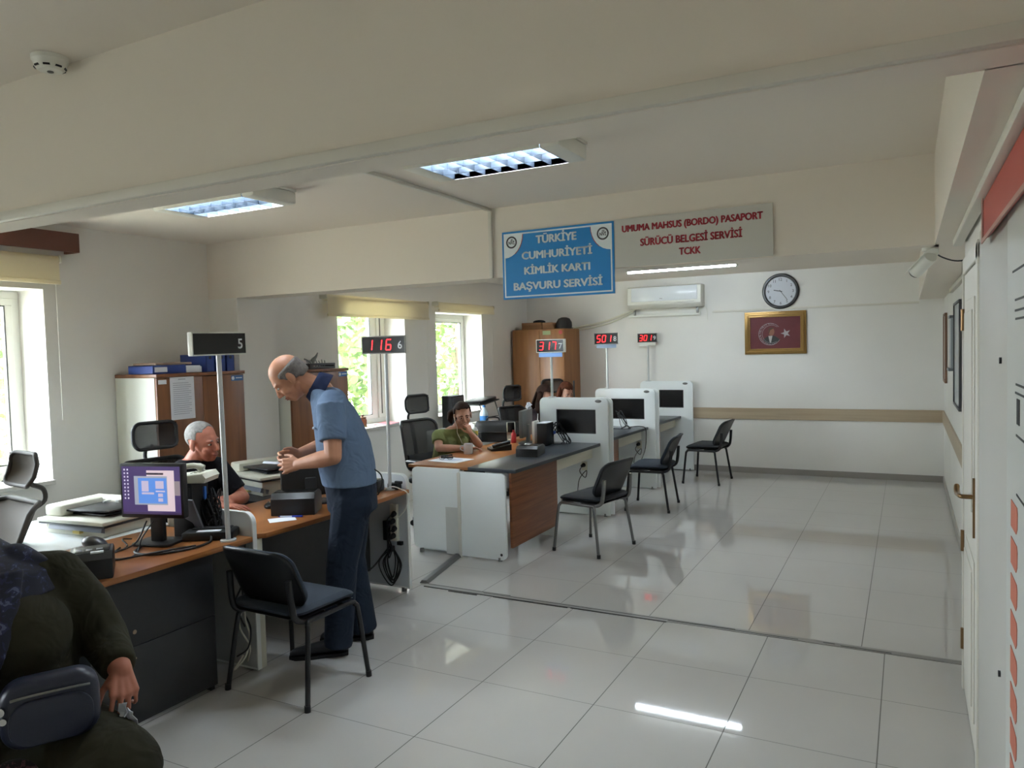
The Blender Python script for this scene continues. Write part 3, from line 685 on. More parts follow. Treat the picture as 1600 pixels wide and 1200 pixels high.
t = Thing('round_hat', 'black rounded hat resting on the right end of the wardrobe', 'hat', (-4.25, 9.7, 1.951))
m = MB(); m.lathe([(.0, .0), (.10, .0), (.112, .03), (.108, .09), (.08, .14), (.035, .158), (.0, .16)], T((-4.25, 9.72, 1.951))); t.part('crown', m, MATTE, True)
m = MB(); m.lathe([(.10, .0), (.125, .004), (.125, .012), (.1, .014)], T((-4.25, 9.72, 1.951)), caps=False); t.part('brim', m, MATTE, True)
solo('dark_cap', MB().ell((-4.66, 9.78, 2.062), (.09, .09, .028)), MATTE, 'flat dark cap lying on the wider cardboard box', 'cap', sm=60)
# ================================================================== DESKS AND PARTITIONS
EDGE = mat('panel_edge', 'e6e8e6', .35)
def plate(t, name, x0, x1, y0, y1, z0, z1, r, corners='cd', hole=None, m=LAMI):
    # upright panel across the desk row, faces -y
    mb = MB(); holes = [[(hole[0], hole[2]), (hole[1], hole[2]), (hole[1], hole[3]), (hole[0], hole[3])]] if hole else []
    mb.prism(rrect(x0, z0, x1, z1, r, 7, corners), y1-y0, T((0, y1, 0)) @ FACE_S, holes=holes, bev=.003)
    return t.part(name, mb, m, True)
def feet(t, x0, x1, y, n='foot'):
    for x in (x0, x1):
        m = MB(); m.cyl((x, y, 0), (x, y, .03), .018, seg=14); t.part(n, m, GREYM, True)
def screen_partition(y, label, x0=-3.345, x1=-2.605, hole=(-3.16, -2.736, .822, 1.062), back=True, z1=1.182):
    t = Thing('screen_partition', label, 'partition', ((x0+x1)/2, y, 0), group='white partitions with a dark customer screen')
    plate(t, 'front_panel', x0, x1, y, y+.03, .012, z1, .055, hole=hole)
    if back: plate(t, 'back_panel', x0+.02, x1+.03, y+.042, y+.066, .02, z1-.004, .05)
    m = MB(); m.box((hole[0]-.004, y+.012, hole[2]-.004), (hole[1]+.004, y+.036, hole[3]+.004)); t.part('screen', m, SCREENM, True)
    m = MB(); ring_box2(m, hole[0], hole[1], y+.002, y+.012, hole[2], hole[3], .01); t.part('screen_bezel', m, BLACK, True)
    m = MB(); m.lathe([(.0, 0), (.035, 0), (.033, .004), (.0, .006)], T((x1-.10, y+.0005, z1-.035)) @ FACE_S @ Matrix.Diagonal((1, .45, 1, 1))); t.part('maker_badge', m, GREYM, True)
    feet(t, x0+.05, x1-.05, y+.015)
    return t
def ring_box2(mb, x0, x1, y0, y1, z0, z1, w):
    mb.box((x0, y0, z0), (x1, y1, z0+w)); mb.box((x0, y0, z1-w), (x1, y1, z1)); mb.box((x0, y0, z0+w), (x0+w, y1, z1-w)); mb.box((x1-w, y0, z0+w), (x1, y1, z1-w))
DZ = .73
# desk five (nearest)
t = Thing('service_desk', 'nearest wooden desk with a dark grey front, next to the seated woman', 'desk', (-3.4, 2.2, 0))
m = MB(); m.prism([(-3.74, 1.5), (-3.05, 1.5), (-3.05, 2.84), (-3.74, 2.84)], .028, T((0, 0, DZ-.028)), bev=.004); t.part('worktop', m, DWOOD, True)
m = MB(); m.box((-3.105, 1.53, .385), (-3.087, 2.61, .70), .001); m.box((-3.105, 1.53, .03), (-3.087, 2.61, .382), .001); t.part('front_panel', m, ANTH, True)
m = MB(); m.box((-3.70, 1.53, 0), (-3.11, 1.555, .70), .001); t.part('end_panel', m, ANTH, True)
m = MB(); m.box((-3.70, 2.585, 0), (-3.11, 2.61, .70), .001); t.part('end_panel', m, ANTH, True)
for zz, rr in ((.45, .010), (.33, .005)):
    m = MB(); m.cyl((-3.087, 2.167, zz), (-3.085, 2.167, zz), rr, seg=14); t.part('cover_cap', m, mat('cap_tan', '8d7a66', .6), True)
t = Thing('return_table', 'white topped side table under the nearest printer', 'table', (-4.2, 2.65, 0))
m = MB(); m.box((-4.62, 2.2, DZ-.022), (-3.75, 2.90, DZ), .003); t.part('tabletop', m, LAMI, True)
m = MB(); m.box((-4.60, 2.22, .02), (-3.78, 2.24, .705)); m.box((-4.60, 2.86, .02), (-3.78, 2.88, .705)); m.box((-4.60, 2.24, .3), (-4.58, 2.86, .705)); t.part('carcass', m, ANTH, True)
# low partition and post between five and six
t = Thing('desk_divider', 'low white rounded divider between the two nearest desks', 'partition', (-3.38, 2.87, 0))
plate(t, 'panel', -3.72, -3.06, 2.85, 2.875, .01, .85, .06, 'c', m=mat('divider_grey', 'b4b6b4', .4))
m = MB(); pts = rrect(-3.722, .01, -3.057, .853, .06, 7, 'c'); pi = rrect(-3.72, .01, -3.0635, .8465, .055, 7, 'c')
m.prism(pts, .027, T((0, 2.876, 0)) @ FACE_S, holes=[[(x*1, z) for x, z in rrect(-3.71, .02, -3.064, .846, .055, 7, 'c')]]); t.part('edge_band', m, EDGE, True)
m = MB(); m.box((-3.12, 2.88, 0), (-3.075, 2.93, .70), .004); t.part('post', m, CREAM, True)
# desk six
t = Thing('service_desk', 'wooden desk with curved front edge where the standing man waits', 'desk', (-3.4, 3.6, 0))
curve = [(-3.08, 2.895)]+[(-3.045+.028*math.sin(PI*k/10)-.012*(k/10), 2.93+1.30*k/10) for k in range(11)]+[(-3.06, 4.262)]
m = MB(); m.prism([(-3.76, 2.895)]+curve+[(-3.76, 4.262)], .028, T((0, 0, DZ-.028)), bev=.005); t.part('worktop', m, DWOOD, True)
m = MB(); m.box((-3.43, 3.22, .12), (-3.412, 4.255, .70), .001); t.part('modesty_panel', m, ANTH, True)
m = MB(); m.box((-3.74, 3.20, 0), (-3.43, 3.222, .70)); t.part('leg_panel', m, ANTH, True)
t = Thing('return_table', 'dark grey side table under the second printer', 'table', (-4.15, 3.85, 0))
m = MB(); m.box((-4.48, 3.56, DZ-.03), (-3.765, 4.24, DZ-.002), .003); t.part('tabletop', m, ANTH, True)
m = MB(); m.box((-4.46, 3.58, .0), (-4.44, 4.2, .70)); m.box((-3.80, 3.58, .0), (-3.78, 4.2, .70)); t.part('side_panel', m, ANTH, True)
t = Thing('desk_divider', 'white rounded divider with hanging cables at the end of the second desk', 'partition', (-3.4, 4.29, 0))
plate(t, 'panel', -3.78, -3.085, 4.268, 4.292, .025, .83, .06, 'c', m=mat('divider_pale', 'c2c7cb', .4))
m = MB(); m.prism(rrect(-3.782, .025, -3.082, .833, .06, 7, 'c'), .027, T((0, 4.2935, 0)) @ FACE_S, holes=[rrect(-3.77, .036, -3.089, .826, .055, 7, 'c')]); t.part('edge_band', m, EDGE, True)
feet(t, -3.7, -3.14, 4.28)
# desks seven to nine
DARKTOP = mat('dark_worktop', '2b3036', .28, var=.05, vscale=40)
def long_desk(y0, y1, label, front_to, ends):
    t = Thing('service_desk', label, 'desk', (-3.2, (y0+y1)/2, 0))
    m = MB(); m.box((-3.76, y0, DZ-.026), (-3.172, y1, DZ), .003); t.part('worktop', m, DWOOD, True)
    m = MB(); m.prism([(-3.17, y0), (-2.735, y0), (-2.69, y1), (-3.17, y1)], .03, T((0, 0, DZ-.028)), bev=.003); t.part('counter_top', m, DARKTOP, True)
    m = MB(); m.box((-2.80, y0+.01, .10), (-2.778, front_to, .70), .002); t.part('front_panel', m, DWOODX, True)
    m = MB(); m.box((-2.96, front_to-.02, .0), (-2.80, front_to, .70)); t.part('leg_panel', m, LAMI, True)
    m = MB(); m.box((-2.80, front_to+.002, .585), (-2.775, y1-.003, .70), .002); t.part('apron', m, CREAM, True)
    m = MB(); m.box((-3.70, y0+.05, .0), (-3.25, y0+.07, .70)); t.part('rear_panel', m, LAMI, True)
    return t
long_desk(5.235, 6.975, 'desk with dark counter and wood front where the woman in green sits', 6.12, True)
long_desk(7.06, 8.535, 'dark topped desk between the first and second screen partitions', 7.75, False)
long_desk(8.62, 9.995, 'dark topped desk nearest the back wall', 9.3, False)
t = Thing('end_panel_screen', 'pair of white rounded end panels closing the desk of the woman in green', 'partition', (-3.25, 5.22, 0))
plate(t, 'left_panel', -3.70, -3.235, 5.20, 5.226, .035, .715, .045, 'ad')
plate(t, 'right_panel', -3.222, -2.805, 5.185, 5.211, .012, .70, .045, 'bc')
m = MB(); m.box((-3.245, 5.18, .0), (-3.215, 5.232, .69), .003); t.part('joint_strip', m, mat('strip_cream', 'cfcdc4', .5), True)
m = MB(); m.box((-3.37, 5.194, .012), (-3.248, 5.1995, .40)); t.part('scuffed_strip', m, mat('scuffed_white', 'c6c7c3', .6), True)
m = MB(); m.cyl((-2.85, 5.185, .055), (-2.85, 5.183, .055), .011, seg=12); t.part('cover_cap', m, BLK, True)
for x in (-3.62, -2.87):
    m = MB(); m.cyl((x, 5.20, 0), (x, 5.20, .03), .018, seg=14); t.part('foot', m, GREYM, True)
screen_partition(6.98, 'white screen partition nearest the camera, behind the woman in green')
screen_partition(8.54, 'middle white screen partition of three')
screen_partition(9.985, 'white screen partition standing against the back wall', x0=-3.25, x1=-2.53, hole=(-2.985, -2.655, .843, 1.082), back=False, z1=1.202)

# ================================================================== NUMBER DISPLAYS
RLED = mat('led_red', (1.0, .014, .02), .4, emit=2.6); FACEB = mat('display_face', '15100f', .2); DIGW = mat('digit_white', 'cfd1d2', .5)
SEG = {'0': 'abcdef', '1': 'bc', '2': 'abged', '3': 'abgcd', '4': 'fgbc', '5': 'afgcd', '6': 'afgedc', '7': 'abc', '8': 'abcdefg', '9': 'abfgcd'}
def seg7(mb, ch, x, z, w_, h_, M):
    th = w_*.2; sl = lambda px, pz: (px+(pz-z)*.13, pz)
    def bar(ax, az, bx, bz):
        dx, dz = bx-ax, bz-az; L = math.hypot(dx, dz); ux, uz = dx/L, dz/L; nx, nz = -uz*th/2, ux*th/2; q = th*.5
        P = [(ax+ux*q*.3, az+uz*q*.3), (ax+ux*q+nx, az+uz*q+nz), (bx-ux*q+nx, bz-uz*q+nz), (bx-ux*q*.3, bz-uz*q*.3), (bx-ux*q-nx, bz-uz*q-nz), (ax+ux*q-nx, az+uz*q-nz)]
        mb.prism([sl(*p) for p in P], .001, M)
    a, b, c = z+h_/2, z, z-h_/2; l, r = x-w_/2, x+w_/2
    for s in SEG[ch]:
        bar(*{'a': (l, a, r, a), 'b': (r, a, r, b), 'c': (r, b, r, c), 'd': (l, c, r, c), 'e': (l, b, l, c), 'f': (l, a, l, b), 'g': (l, b, r, b)}[s])
def display(x, y, zb, zc, w_, h_, digits, num, label, yaw=0., tray=None, frame=GREYM, lean=0., depth=.05, dig=None):
    t = Thing('queue_display', label, 'number display', (x, y, zb), yaw, 'queue number displays on poles', rot=RZ(yaw) @ RY(lean))
    zr = zc-zb; M = T((0, -depth/2, zr)) @ FACE_S
    m = MB(); m.cyl((0, 0, 0), (0, 0, zr-h_/2), .0125, seg=16); t.part('pole', m, ALU)
    m = MB(); m.cyl((0, 0, 0), (0, 0, .008), .04, seg=20); t.part('base_plate', m, ALU)
    m = MB(); m.box((-w_/2, -depth/2+.002, zr-h_/2), (w_/2, depth/2, zr+h_/2), .004); t.part('housing', m, PVC)
    m = MB(); ring_box2(m, -w_/2, w_/2, -depth/2-.002, -depth/2+.004, zr-h_/2, zr+h_/2, .007); t.part('bezel', m, frame)
    m = MB(); m.box((-w_/2+.006, -depth/2-.0005, zr-h_/2+.006), (w_/2-.006, -depth/2+.002, zr+h_/2-.006)); t.part('face', m, FACEB)
    if digits:
        for k, ch in enumerate(digits):
            m = MB(); seg7(m, ch, -w_*.31+w_*(dig or .225)*k, 0, h_*.30, h_*.58, M @ T((0, 0, .001))); t.part('red_digit', m, RLED, sm=0)
    m = MB(); m.mesh(text_me(num, None, h_*.44, .001, .01), M @ T((w_*.375, -h_*.02, .0008))); t.part('desk_number', m, DIGW, sm=0)
    if tray:
        m = MB(); m.box((-w_*.42, -depth/2+.004, zr-h_/2-.045), (w_*.42, -depth/2+.010, zr-h_/2-.002), .002); t.part('name_strip', m, tray)
    return t
display(-3.105, 2.73, DZ, 1.745, .345, .118, '', '5', 'blank black queue display with a white 5', PI/2, lean=-.012, frame=PVC, depth=.03)
display(-3.175, 4.20, DZ, 1.732, .345, .122, '116', '6', 'queue display showing red 116 and a white 6', .10, frame=mat('bezel_grey', '6d6a66', .5), dig=.215)
STRIP = mat('strip_blue', '7fa6dd', .4, emit=.25)
display(-3.215, 7.01, 1.18, 1.705, .31, .135, '317', '7', 'queue display showing red 317 and a white 7', 0., STRIP, PVC)
display(-3.195, 8.57, 1.18, 1.78, .30, .135, '501', '8', 'queue display showing red 501 and a white 8', 0., mat('strip_pale', '9fb3cf', .4))
display(-3.137, 10.0, 1.20, 1.79, .275, .125, '301', '9', 'queue display showing red 301 and a white 9', 0., PVC)

# ================================================================== CHAIRS
NAVY = mat('chair_fabric_navy', '2b3440', .85, bump=.12, bscale=500, var=.08, vscale=60); SHELL = mat('chair_shell_black', '121214', .35)
GFAB = mat('chair_fabric_dark', '2a2d31', .85, bump=.12, bscale=500)
def visitor_chair(x, y, rz, frame, label, fab=NAVY):
    t = Thing('visitor_chair', label, 'chair', (x, y, 0), rz, 'visitor chairs before the desks')
    def pad(z0, z1, grow):
        rr = []
        for z, s in ((z0, .90), (z0+.008, .97), ((z0+z1)/2, 1.0), (z1-.010, .97), (z1, .88)):
            ring = [(px*s*grow, py*s*grow) for px, py in rrect(-.235, -.215, .235, .215, .07, 7)]
            rr.append([(px, py, z+(-.018*max(0, (py-.12)/.09))+.012*abs(px/.235)**2) for px, py in ring])
        return rr
    def stack(m, rr, M=None):
        tb = bmesh.new(); R = [[tb.verts.new(p) for p in ring] for ring in rr]; n = len(R[0])
        for A, B in zip(R, R[1:]):
            for k in range(n): tb.faces.new((A[k], A[(k+1) % n], B[(k+1) % n], B[k]))
        tb.faces.new(R[0][::-1]); tb.faces.new(R[-1]); bmesh.ops.recalc_face_normals(tb, faces=tb.faces); m._take(tb, M); return m
    t.part('seat', stack(MB(), pad(.425, .465, 1.0)), fab, sm=50)
    t.part('seat_shell', stack(MB(), pad(.408, .430, .985)), SHELL, sm=50)
    # backrest: curved slab
    def back(y_off, th, grow, inner):
        g = []
        W_, H_ = .225*grow, .155*grow
        rings = []
        for dy, s in ((0, .90), (.004, .98), (th*.5, 1.0), (th-.004, .98), (th, .90)):
            rings.append([(px*s, y_off+dy*(-1)+.05*(px/.225)**2-.10*((pz)/.3), pz*s) for px, pz in rrect(-W_, -H_, W_, H_, .08, 8)])
        return rings
    t.part('backrest', stack(MB(), back(-.205, .03, 1.0, True), T((0, -.012, .632)) @ RX(.10)), fab, sm=50)
    t.part('back_shell', stack(MB(), back(-.228, .016, 1.02, False), T((0, -.012, .632)) @ RX(.10)), SHELL, sm=50)
    for s in (-1, 1):
        m = MB(); m.tube([(s*.272, .225, 0), (s*.243, .195, .34), (s*.232, .185, .385), (s*.225, .155, .402), (s*.222, 0, .400), (s*.222, -.10, .400)], .0125, 10, smooth=5); t.part('leg', m, frame, sm=60)
        m = MB(); m.tube([(s*.272, -.215, 0), (s*.242, -.165, .34), (s*.232, -.155, .385), (s*.225, -.13, .401), (s*.222, 0, .4005)], .0125, 10, smooth=5); t.part('leg', m, frame, sm=60)
        m = MB(); m.tube([(s*.205, -.02, .402), (s*.205, -.14, .402), (s*.205, -.205, .43), (s*.205, -.225, .50), (s*.20, -.235, .62)], [.016]*30, 10, smooth=5); t.part('back_upright', m, frame if frame is GREYM else SHELL, sm=60)
        for yy in (.225, -.215):
            m = MB(); m.cyl((s*.272, yy, 0), (s*.2705, yy*.996, .03), .0155, seg=12); t.part('foot_cap', m, BLACK, sm=60)
    m = MB(); m.cyl((-.22, .12, .400), (.22, .12, .400), .010, seg=10); m.cyl((-.22, -.11, .400), (.22, -.11, .400), .010, seg=10); t.part('cross_bar', m, frame, sm=60)
    return t
visitor_chair(-2.765, 2.84, -.03, SHELL, 'black legged blue visitor chair in front of the nearest desks, closest to camera')
visitor_chair(-2.33, 5.87, math.radians(78), GREYM, 'visitor chair with grey metal legs facing the desk of the woman in green', GFAB)
visitor_chair(-2.36, 7.61, math.radians(95), SHELL, 'black legged visitor chair facing the middle screen partition', NAVY)
visitor_chair(-2.18, 9.29, math.radians(86), SHELL, 'black legged visitor chair nearest the back wall', GFAB)

def mesh_mat(name, col, fac):
    m = bpy.data.materials.new(name); m.use_nodes = True; nt = m.node_tree; b = nt.nodes['Principled BSDF']; o = [n for n in nt.nodes if n.type == 'OUTPUT_MATERIAL'][0]
    b.inputs['Base Color'].default_value = (*lin(col), 1); b.inputs['Roughness'].default_value = .8
    tr = nt.nodes.new('ShaderNodeBsdfTransparent'); mx = nt.nodes.new('ShaderNodeMixShader'); mx.inputs[0].default_value = fac
    nt.links.new(tr.outputs[0], mx.inputs[1]); nt.links.new(b.outputs[0], mx.inputs[2]); nt.links.new(mx.outputs[0], o.inputs[0]); return m
NET = mesh_mat('chair_netting', '2c2b2a', .72); NETB = mesh_mat('chair_netting_taupe', '57514a', .95); FRB = mat('chair_frame_black', '18181a', .45)
def office_chair(x, y, rz, label, recline=.12, net=NET, twist=0., k=1.0, headtilt=.1, frame=FRB):
    t = Thing('office_chair', label, 'office chair', (x, y, 0), rz, 'mesh office chairs behind the desks')
    for j in range(5):
        a = 2*PI*j/5+.3; c, s = math.cos(a), math.sin(a)
        m = MB(); m.tube([(c*.03, s*.03, .10), (c*.17, s*.17, .09), (c*.29, s*.29, .065)], .018, 8); t.part('base_spoke', m, frame)
        m = MB(); m.cyl((c*.29-s*.022, s*.29+c*.022, .029), (c*.29+s*.022, s*.29-c*.022, .029), .028, seg=16, bev=.004); t.part('caster', m, BLACK)
    m = MB(); m.cyl((0, 0, .085), (0, 0, .25), .03, seg=16); m.cyl((0, 0, .25), (0, 0, .40), .016, seg=14); m.box((-.10, -.12, .385), (.10, .10, .415), .01); t.part('gas_lift', m, BLACK)
    m = MB(); m.box((-.24, -.22, .42), (.24, .25, .49), .03, seg=3); t.part('seat', m, mat('office_seat', '1c1c1e', .8), sm=50)
    B = T((0, -.22, .48)) @ RZ(twist) @ RX(recline)          # back frame, tilts backward
    def curve(px, pz): return (px, -.03-.05*math.sin(PI*min(max(pz, 0), .5)/.5)*.6+.06*(px/.23)**2+(-.05*max(0, pz-.42)/.1), pz)
    outl = [curve(px, pz) for px, pz in rrect(-.225, .06, .225, .54*k, .07, 6)]
    m = MB(); m._take(MB().tube(outl, .014, 8, closed=True, smooth=0).bm, B); t.part('back_frame', m, frame, sm=60)
    m = MB(); g = [[B @ V(curve(-.215+.43*i/8, .07+(.46*k)*j/8)) for i in range(9)] for j in range(9)]; m.sheet(g, .003); t.part('back_mesh', m, net, sm=60)
    m = MB(); g = [[B @ V((lambda q: (q[0], q[1]+.012, q[2]))(curve(-.20+.40*i/6, .075+.13*j/3))) for i in range(7)] for j in range(4)]; m.sheet(g, .018); t.part('lumbar_pad', m, frame, sm=60)
    m = MB(); m._take(MB().tube([(0, .10, -.075), (0, -.02, -.06), (0, -.09, .05), (0, -.10, .28), (0, -.11, .50*k)], .02, 8).bm, B); t.part('back_spine', m, frame, sm=60)
    m = MB(); m._take(MB().tube([(0, -.115, .50*k), (0, -.155, .56*k), (0, -.13, .615*k), (0, -.075, .625*k), (0, -.05, .63*k)], .013, 8).bm, B); t.part('headrest_arm', m, frame, sm=60)
    H = B @ T((0, -.045, .70*k)) @ RX(-headtilt)
    def hc(px, pz): return (px, .05*(px/.145)**2+.035*math.sin(PI*(pz+.085)/.17)*-1+.03, pz)
    ho = [hc(px, pz) for px, pz in rrect(-.145, -.085, .145, .085, .05, 5)]
    m = MB(); m._take(MB().tube(ho, .012, 8, closed=True, smooth=0).bm, H); h = t.part('headrest', m, frame, sm=60)
    m = MB(); g = [[H @ V(hc(-.14+.28*i/8, -.08+.16*j/5)) for i in range(9)] for j in range(6)]; m.sheet(g, .003); t.part('headrest_mesh', m, net, sub=h, sm=60)
    for s in (-1, 1):
        m = MB(); m.tube([(s*.10, -.02, .40), (s*.27, -.03, .41), (s*.285, -.04, .50), (s*.285, -.05, .63)], .014, 8); m.box((s*.285-.04, -.15, .635), (s*.285+.04, .12, .66), .012); t.part('armrest', m, frame, sm=60)
    return t
office_chair(-4.18, 1.84, math.radians(174), 'taupe reclined mesh office chair by the far left window', .38, NETB, k=.98, frame=mat('chair_frame_taupe', '403c37', .7))
office_chair(-4.10, 3.24, math.radians(-100), 'black mesh office chair behind the seated clerk in black', .10, NET, headtilt=.05)
office_chair(-3.98, 6.08, math.radians(-104), 'black mesh office chair of the woman in green', .16, NET)
office_chair(-3.80, 7.70, math.radians(-104), 'black mesh office chair beside the water bottle, near the wardrobe', .10, NET)
office_chair(-4.15, 9.12, math.radians(-150), 'black office chair in front of the wardrobe behind the two women', .05, NET)
# ================================================================== THINGS ON THE DESKS
PRN = mat('printer_ivory', 'cfcebf', .45); PRD = mat('printer_dark', '232426', .4); PANELG = mat('printer_panel', '6f7680', .35)
def printer(x, y, z, rz, label, w_=.46, d_=.44, hb=.055, tall=False):
    # flatbed with feeder on top; local x to the right, local -y is the front
    t = Thing('printer', label, 'printer', (x, y, z), rz, 'flatbed printers')
    m = MB(); m.box((-w_/2+.03, -d_/2+.03, 0), (w_/2-.03, d_/2, hb), .008)
    if tall: m.box((-w_/2+.0, -d_/2+.05, 0), (-w_/2+.22, d_/2, hb), .008)
    t.part('base', m, PRN)
    m = MB(); m.prism([(-.20, 0), (.20, 0), (.20, .03), (-.20, .03)], .06, T((.02, -d_/2+.07, .01)) @ Matrix(((1, 0, 0, 0), (0, .35, -.94, 0), (0, .94, .35, 0), (0, 0, 0, 1)))); t.part('control_panel', m, PANELG)
    m = MB(); m.box((.02, -d_/2+.004, .018), (.07, -d_/2+.03, .032)); t.part('panel_screen', m, mat('lcd_amber', 'c9b56a', .4))
    m = MB(); m.box((-w_/2, -d_/2+.01, hb), (w_/2, d_/2, hb+.012), .002); t.part('scanner_seam', m, PRD)
    m = MB(); m.box((-w_/2, -d_/2, hb+.012), (w_/2, d_/2, hb+.034), .007); t.part('scanner_lid', m, PRN)
    z0 = hb+.034; zt = z0+.062
    m = MB(); m.box((-w_/2, -d_/2+.05, z0), (-w_/2+.13, d_/2, zt), .014); m.box((-w_/2+.10, d_/2-.09, z0), (w_/2-.02, d_/2, zt), .012); t.part('document_feeder', m, PRN)
    m = MB(); m.box((-w_/2+.13, -d_/2+.08, z0+.030), (w_/2-.04, d_/2-.09, z0+.040), .003, RY(-.03)); m.box((-w_/2+.13, -d_/2+.12, z0+.002), (w_/2-.12, d_/2-.09, z0+.012)); t.part('paper_tray', m, PRD)
    m = MB(); m.box((.02, d_/2-.12, z0+.04), (.05, d_/2-.095, z0+.058), .003); m.box((-.06, d_/2-.14, z0+.04), (-.045, d_/2-.095, z0+.05), .002); t.part('paper_guide', m, mat('guide_grey', 'a9aaa5', .4))
    return t
printer(-4.03, 2.66, DZ, .10, 'ivory flatbed printer on the white side table, nearest', .50, .40)
printer(-4.02, 3.93, .729, -.25, 'ivory flatbed printer on the dark side table near the standing man', .50, .44, .10, True)
# computer monitor of desk five
def mon(name, label, x, y, z0, w_, h_, rz, face, cat='monitor', stand=True, zb=DZ, shell=BLACK):
    t = Thing(name, label, cat, (x, y, zb), rz)
    zz = z0-zb
    m = MB(); m.box((-w_/2, -.018, zz), (w_/2, .022, zz+h_), .006); t.part('housing', m, shell)
    m = MB(); m.box((-w_/2+.014, -.0195, zz+.02), (w_/2-.014, -.017, zz+h_-.014)); s = t.part('screen', m, face)
    if stand:
        m = MB(); m.box((-.035, .005, .012), (.035, .04, zz+.12), .006); t.part('stand_neck', m, shell)
        m = MB(); m.prism(rrect(-.11, -.08, .11, .09, .03), .014, T((0, .02, 0)), bev=.003); t.part('stand_base', m, shell)
    return t, s
PURP = mat('desktop_purple', '433366', .4, emit=.42)
t, s = mon('computer_monitor', 'lit computer monitor showing a purple desktop with a blue window', -3.405, 2.535, .868, .362, .278, .275, PURP)
def uis(name, x0, z0, x1, z1, col, e, k):
    m = MB(); W_, H_ = .334, .244; zb = .868-DZ+.02
    m.box((-.167+W_*x0, -.0196-.0003*k, zb+H_*(1-z1)), (-.167+W_*x1, -.0193-.0003*k, zb+H_*(1-z0))); t.part(name, m, mat('ui_'+col, col, .4, emit=e), sub=s)
uis('browser_window', .43, .08, .90, .93, 'c3b2ba', .55, 1); uis('window_tab', .43, .13, .72, .17, '3a2c3a', .3, 2)
uis('app_window', .21, .20, .78, .80, '8e94a5', .5, 2); uis('app_body', .28, .24, .77, .77, '4b77bd', .65, 3)
for k, (a, b, c, d) in enumerate(((.34, .30, .46, .52), (.58, .30, .72, .46), (.34, .54, .55, .58), (.58, .50, .74, .53), (.62, .56, .70, .63), (.62, .66, .70, .73))): uis('app_tile', a, b, c, d, 'a9a0b8', .6, 4)
uis('side_pane', .90, .30, .995, .60, '8c8086', .4, 1); uis('taskbar', 0, .955, 1, 1, '3b2b52', .4, 1)
for k in range(9):
    for q in range(2): uis('desktop_icon', .035+.055*q, .05+.075*k, .06+.055*q, .085+.075*k, 'b6b0c6', .6, 1)
# phone on a thin terminal
t = Thing('thin_client', 'upright black box carrying the ivory desk phone', 'computer', (-3.41, 2.76, DZ), .25)
m = MB(); m.box((-.06, -.07, 0), (.06, .07, .285), .006); t.part('case', m, MATTE)
m = MB(); m.box((-.05, -.0715, .22), (.05, -.0695, .26)); t.part('vent', m, BLACK)
t = Thing('desk_phone', 'ivory desk phone resting on the upright black box', 'phone', (-3.40, 2.765, 1.016), .45)
m = MB(); m.prism([(-.10, 0), (.10, 0), (.11, .025), (.09, .05), (-.085, .032), (-.105, .02)], .18, T((0, .10, 0)) @ FACE_S, bev=.006); t.part('body', m, PRN)
m = MB(); m.tube([(-.09, -.055, .052), (-.05, -.058, .078), (.04, -.058, .092), (.09, -.055, .075)], [.020]*3+[.015]*7+[.02]*6, 10); t.part('handset', m, PRN, sm=60)
m = MB()
for i in range(3):
    for j in range(4): m.box((-.01+.022*i, .0+.018*j, .036+.0045*i), (.004+.022*i, .011+.018*j, .045+.0045*i), .002)
t.part('keypad', m, mat('key_grey', 'a5a497', .5))
t = Thing('document_stand', 'grey slanted document holder beside the monitor', 'holder', (-3.335, 2.70, DZ), .05)
m = MB(); m.box((-.055, -.006, 0), (.055, .006, .22), .003, RX(.38)); m.box((-.055, -.045, 0), (.07, .04, .006), .002); t.part('plate', m, mat('stand_grey', '63646a', .5))
# flat phone base with white label
t = Thing('card_terminal', 'flat black card reader with a white label in front of the divider', 'device', (-3.24, 2.74, DZ), .55)
m = MB(); m.box((-.13, -.07, 0), (.13, .07, .045), .010); t.part('body', m, BLACK)
m = MB(); m.box((-.06, -.055, .045), (.06, -.015, .0462)); t.part('label_plate', m, PAPER)
m = MB(); m.box((-.10, .0, .0448), (.10, .055, .052), .004); t.part('keys', m, MATTE)
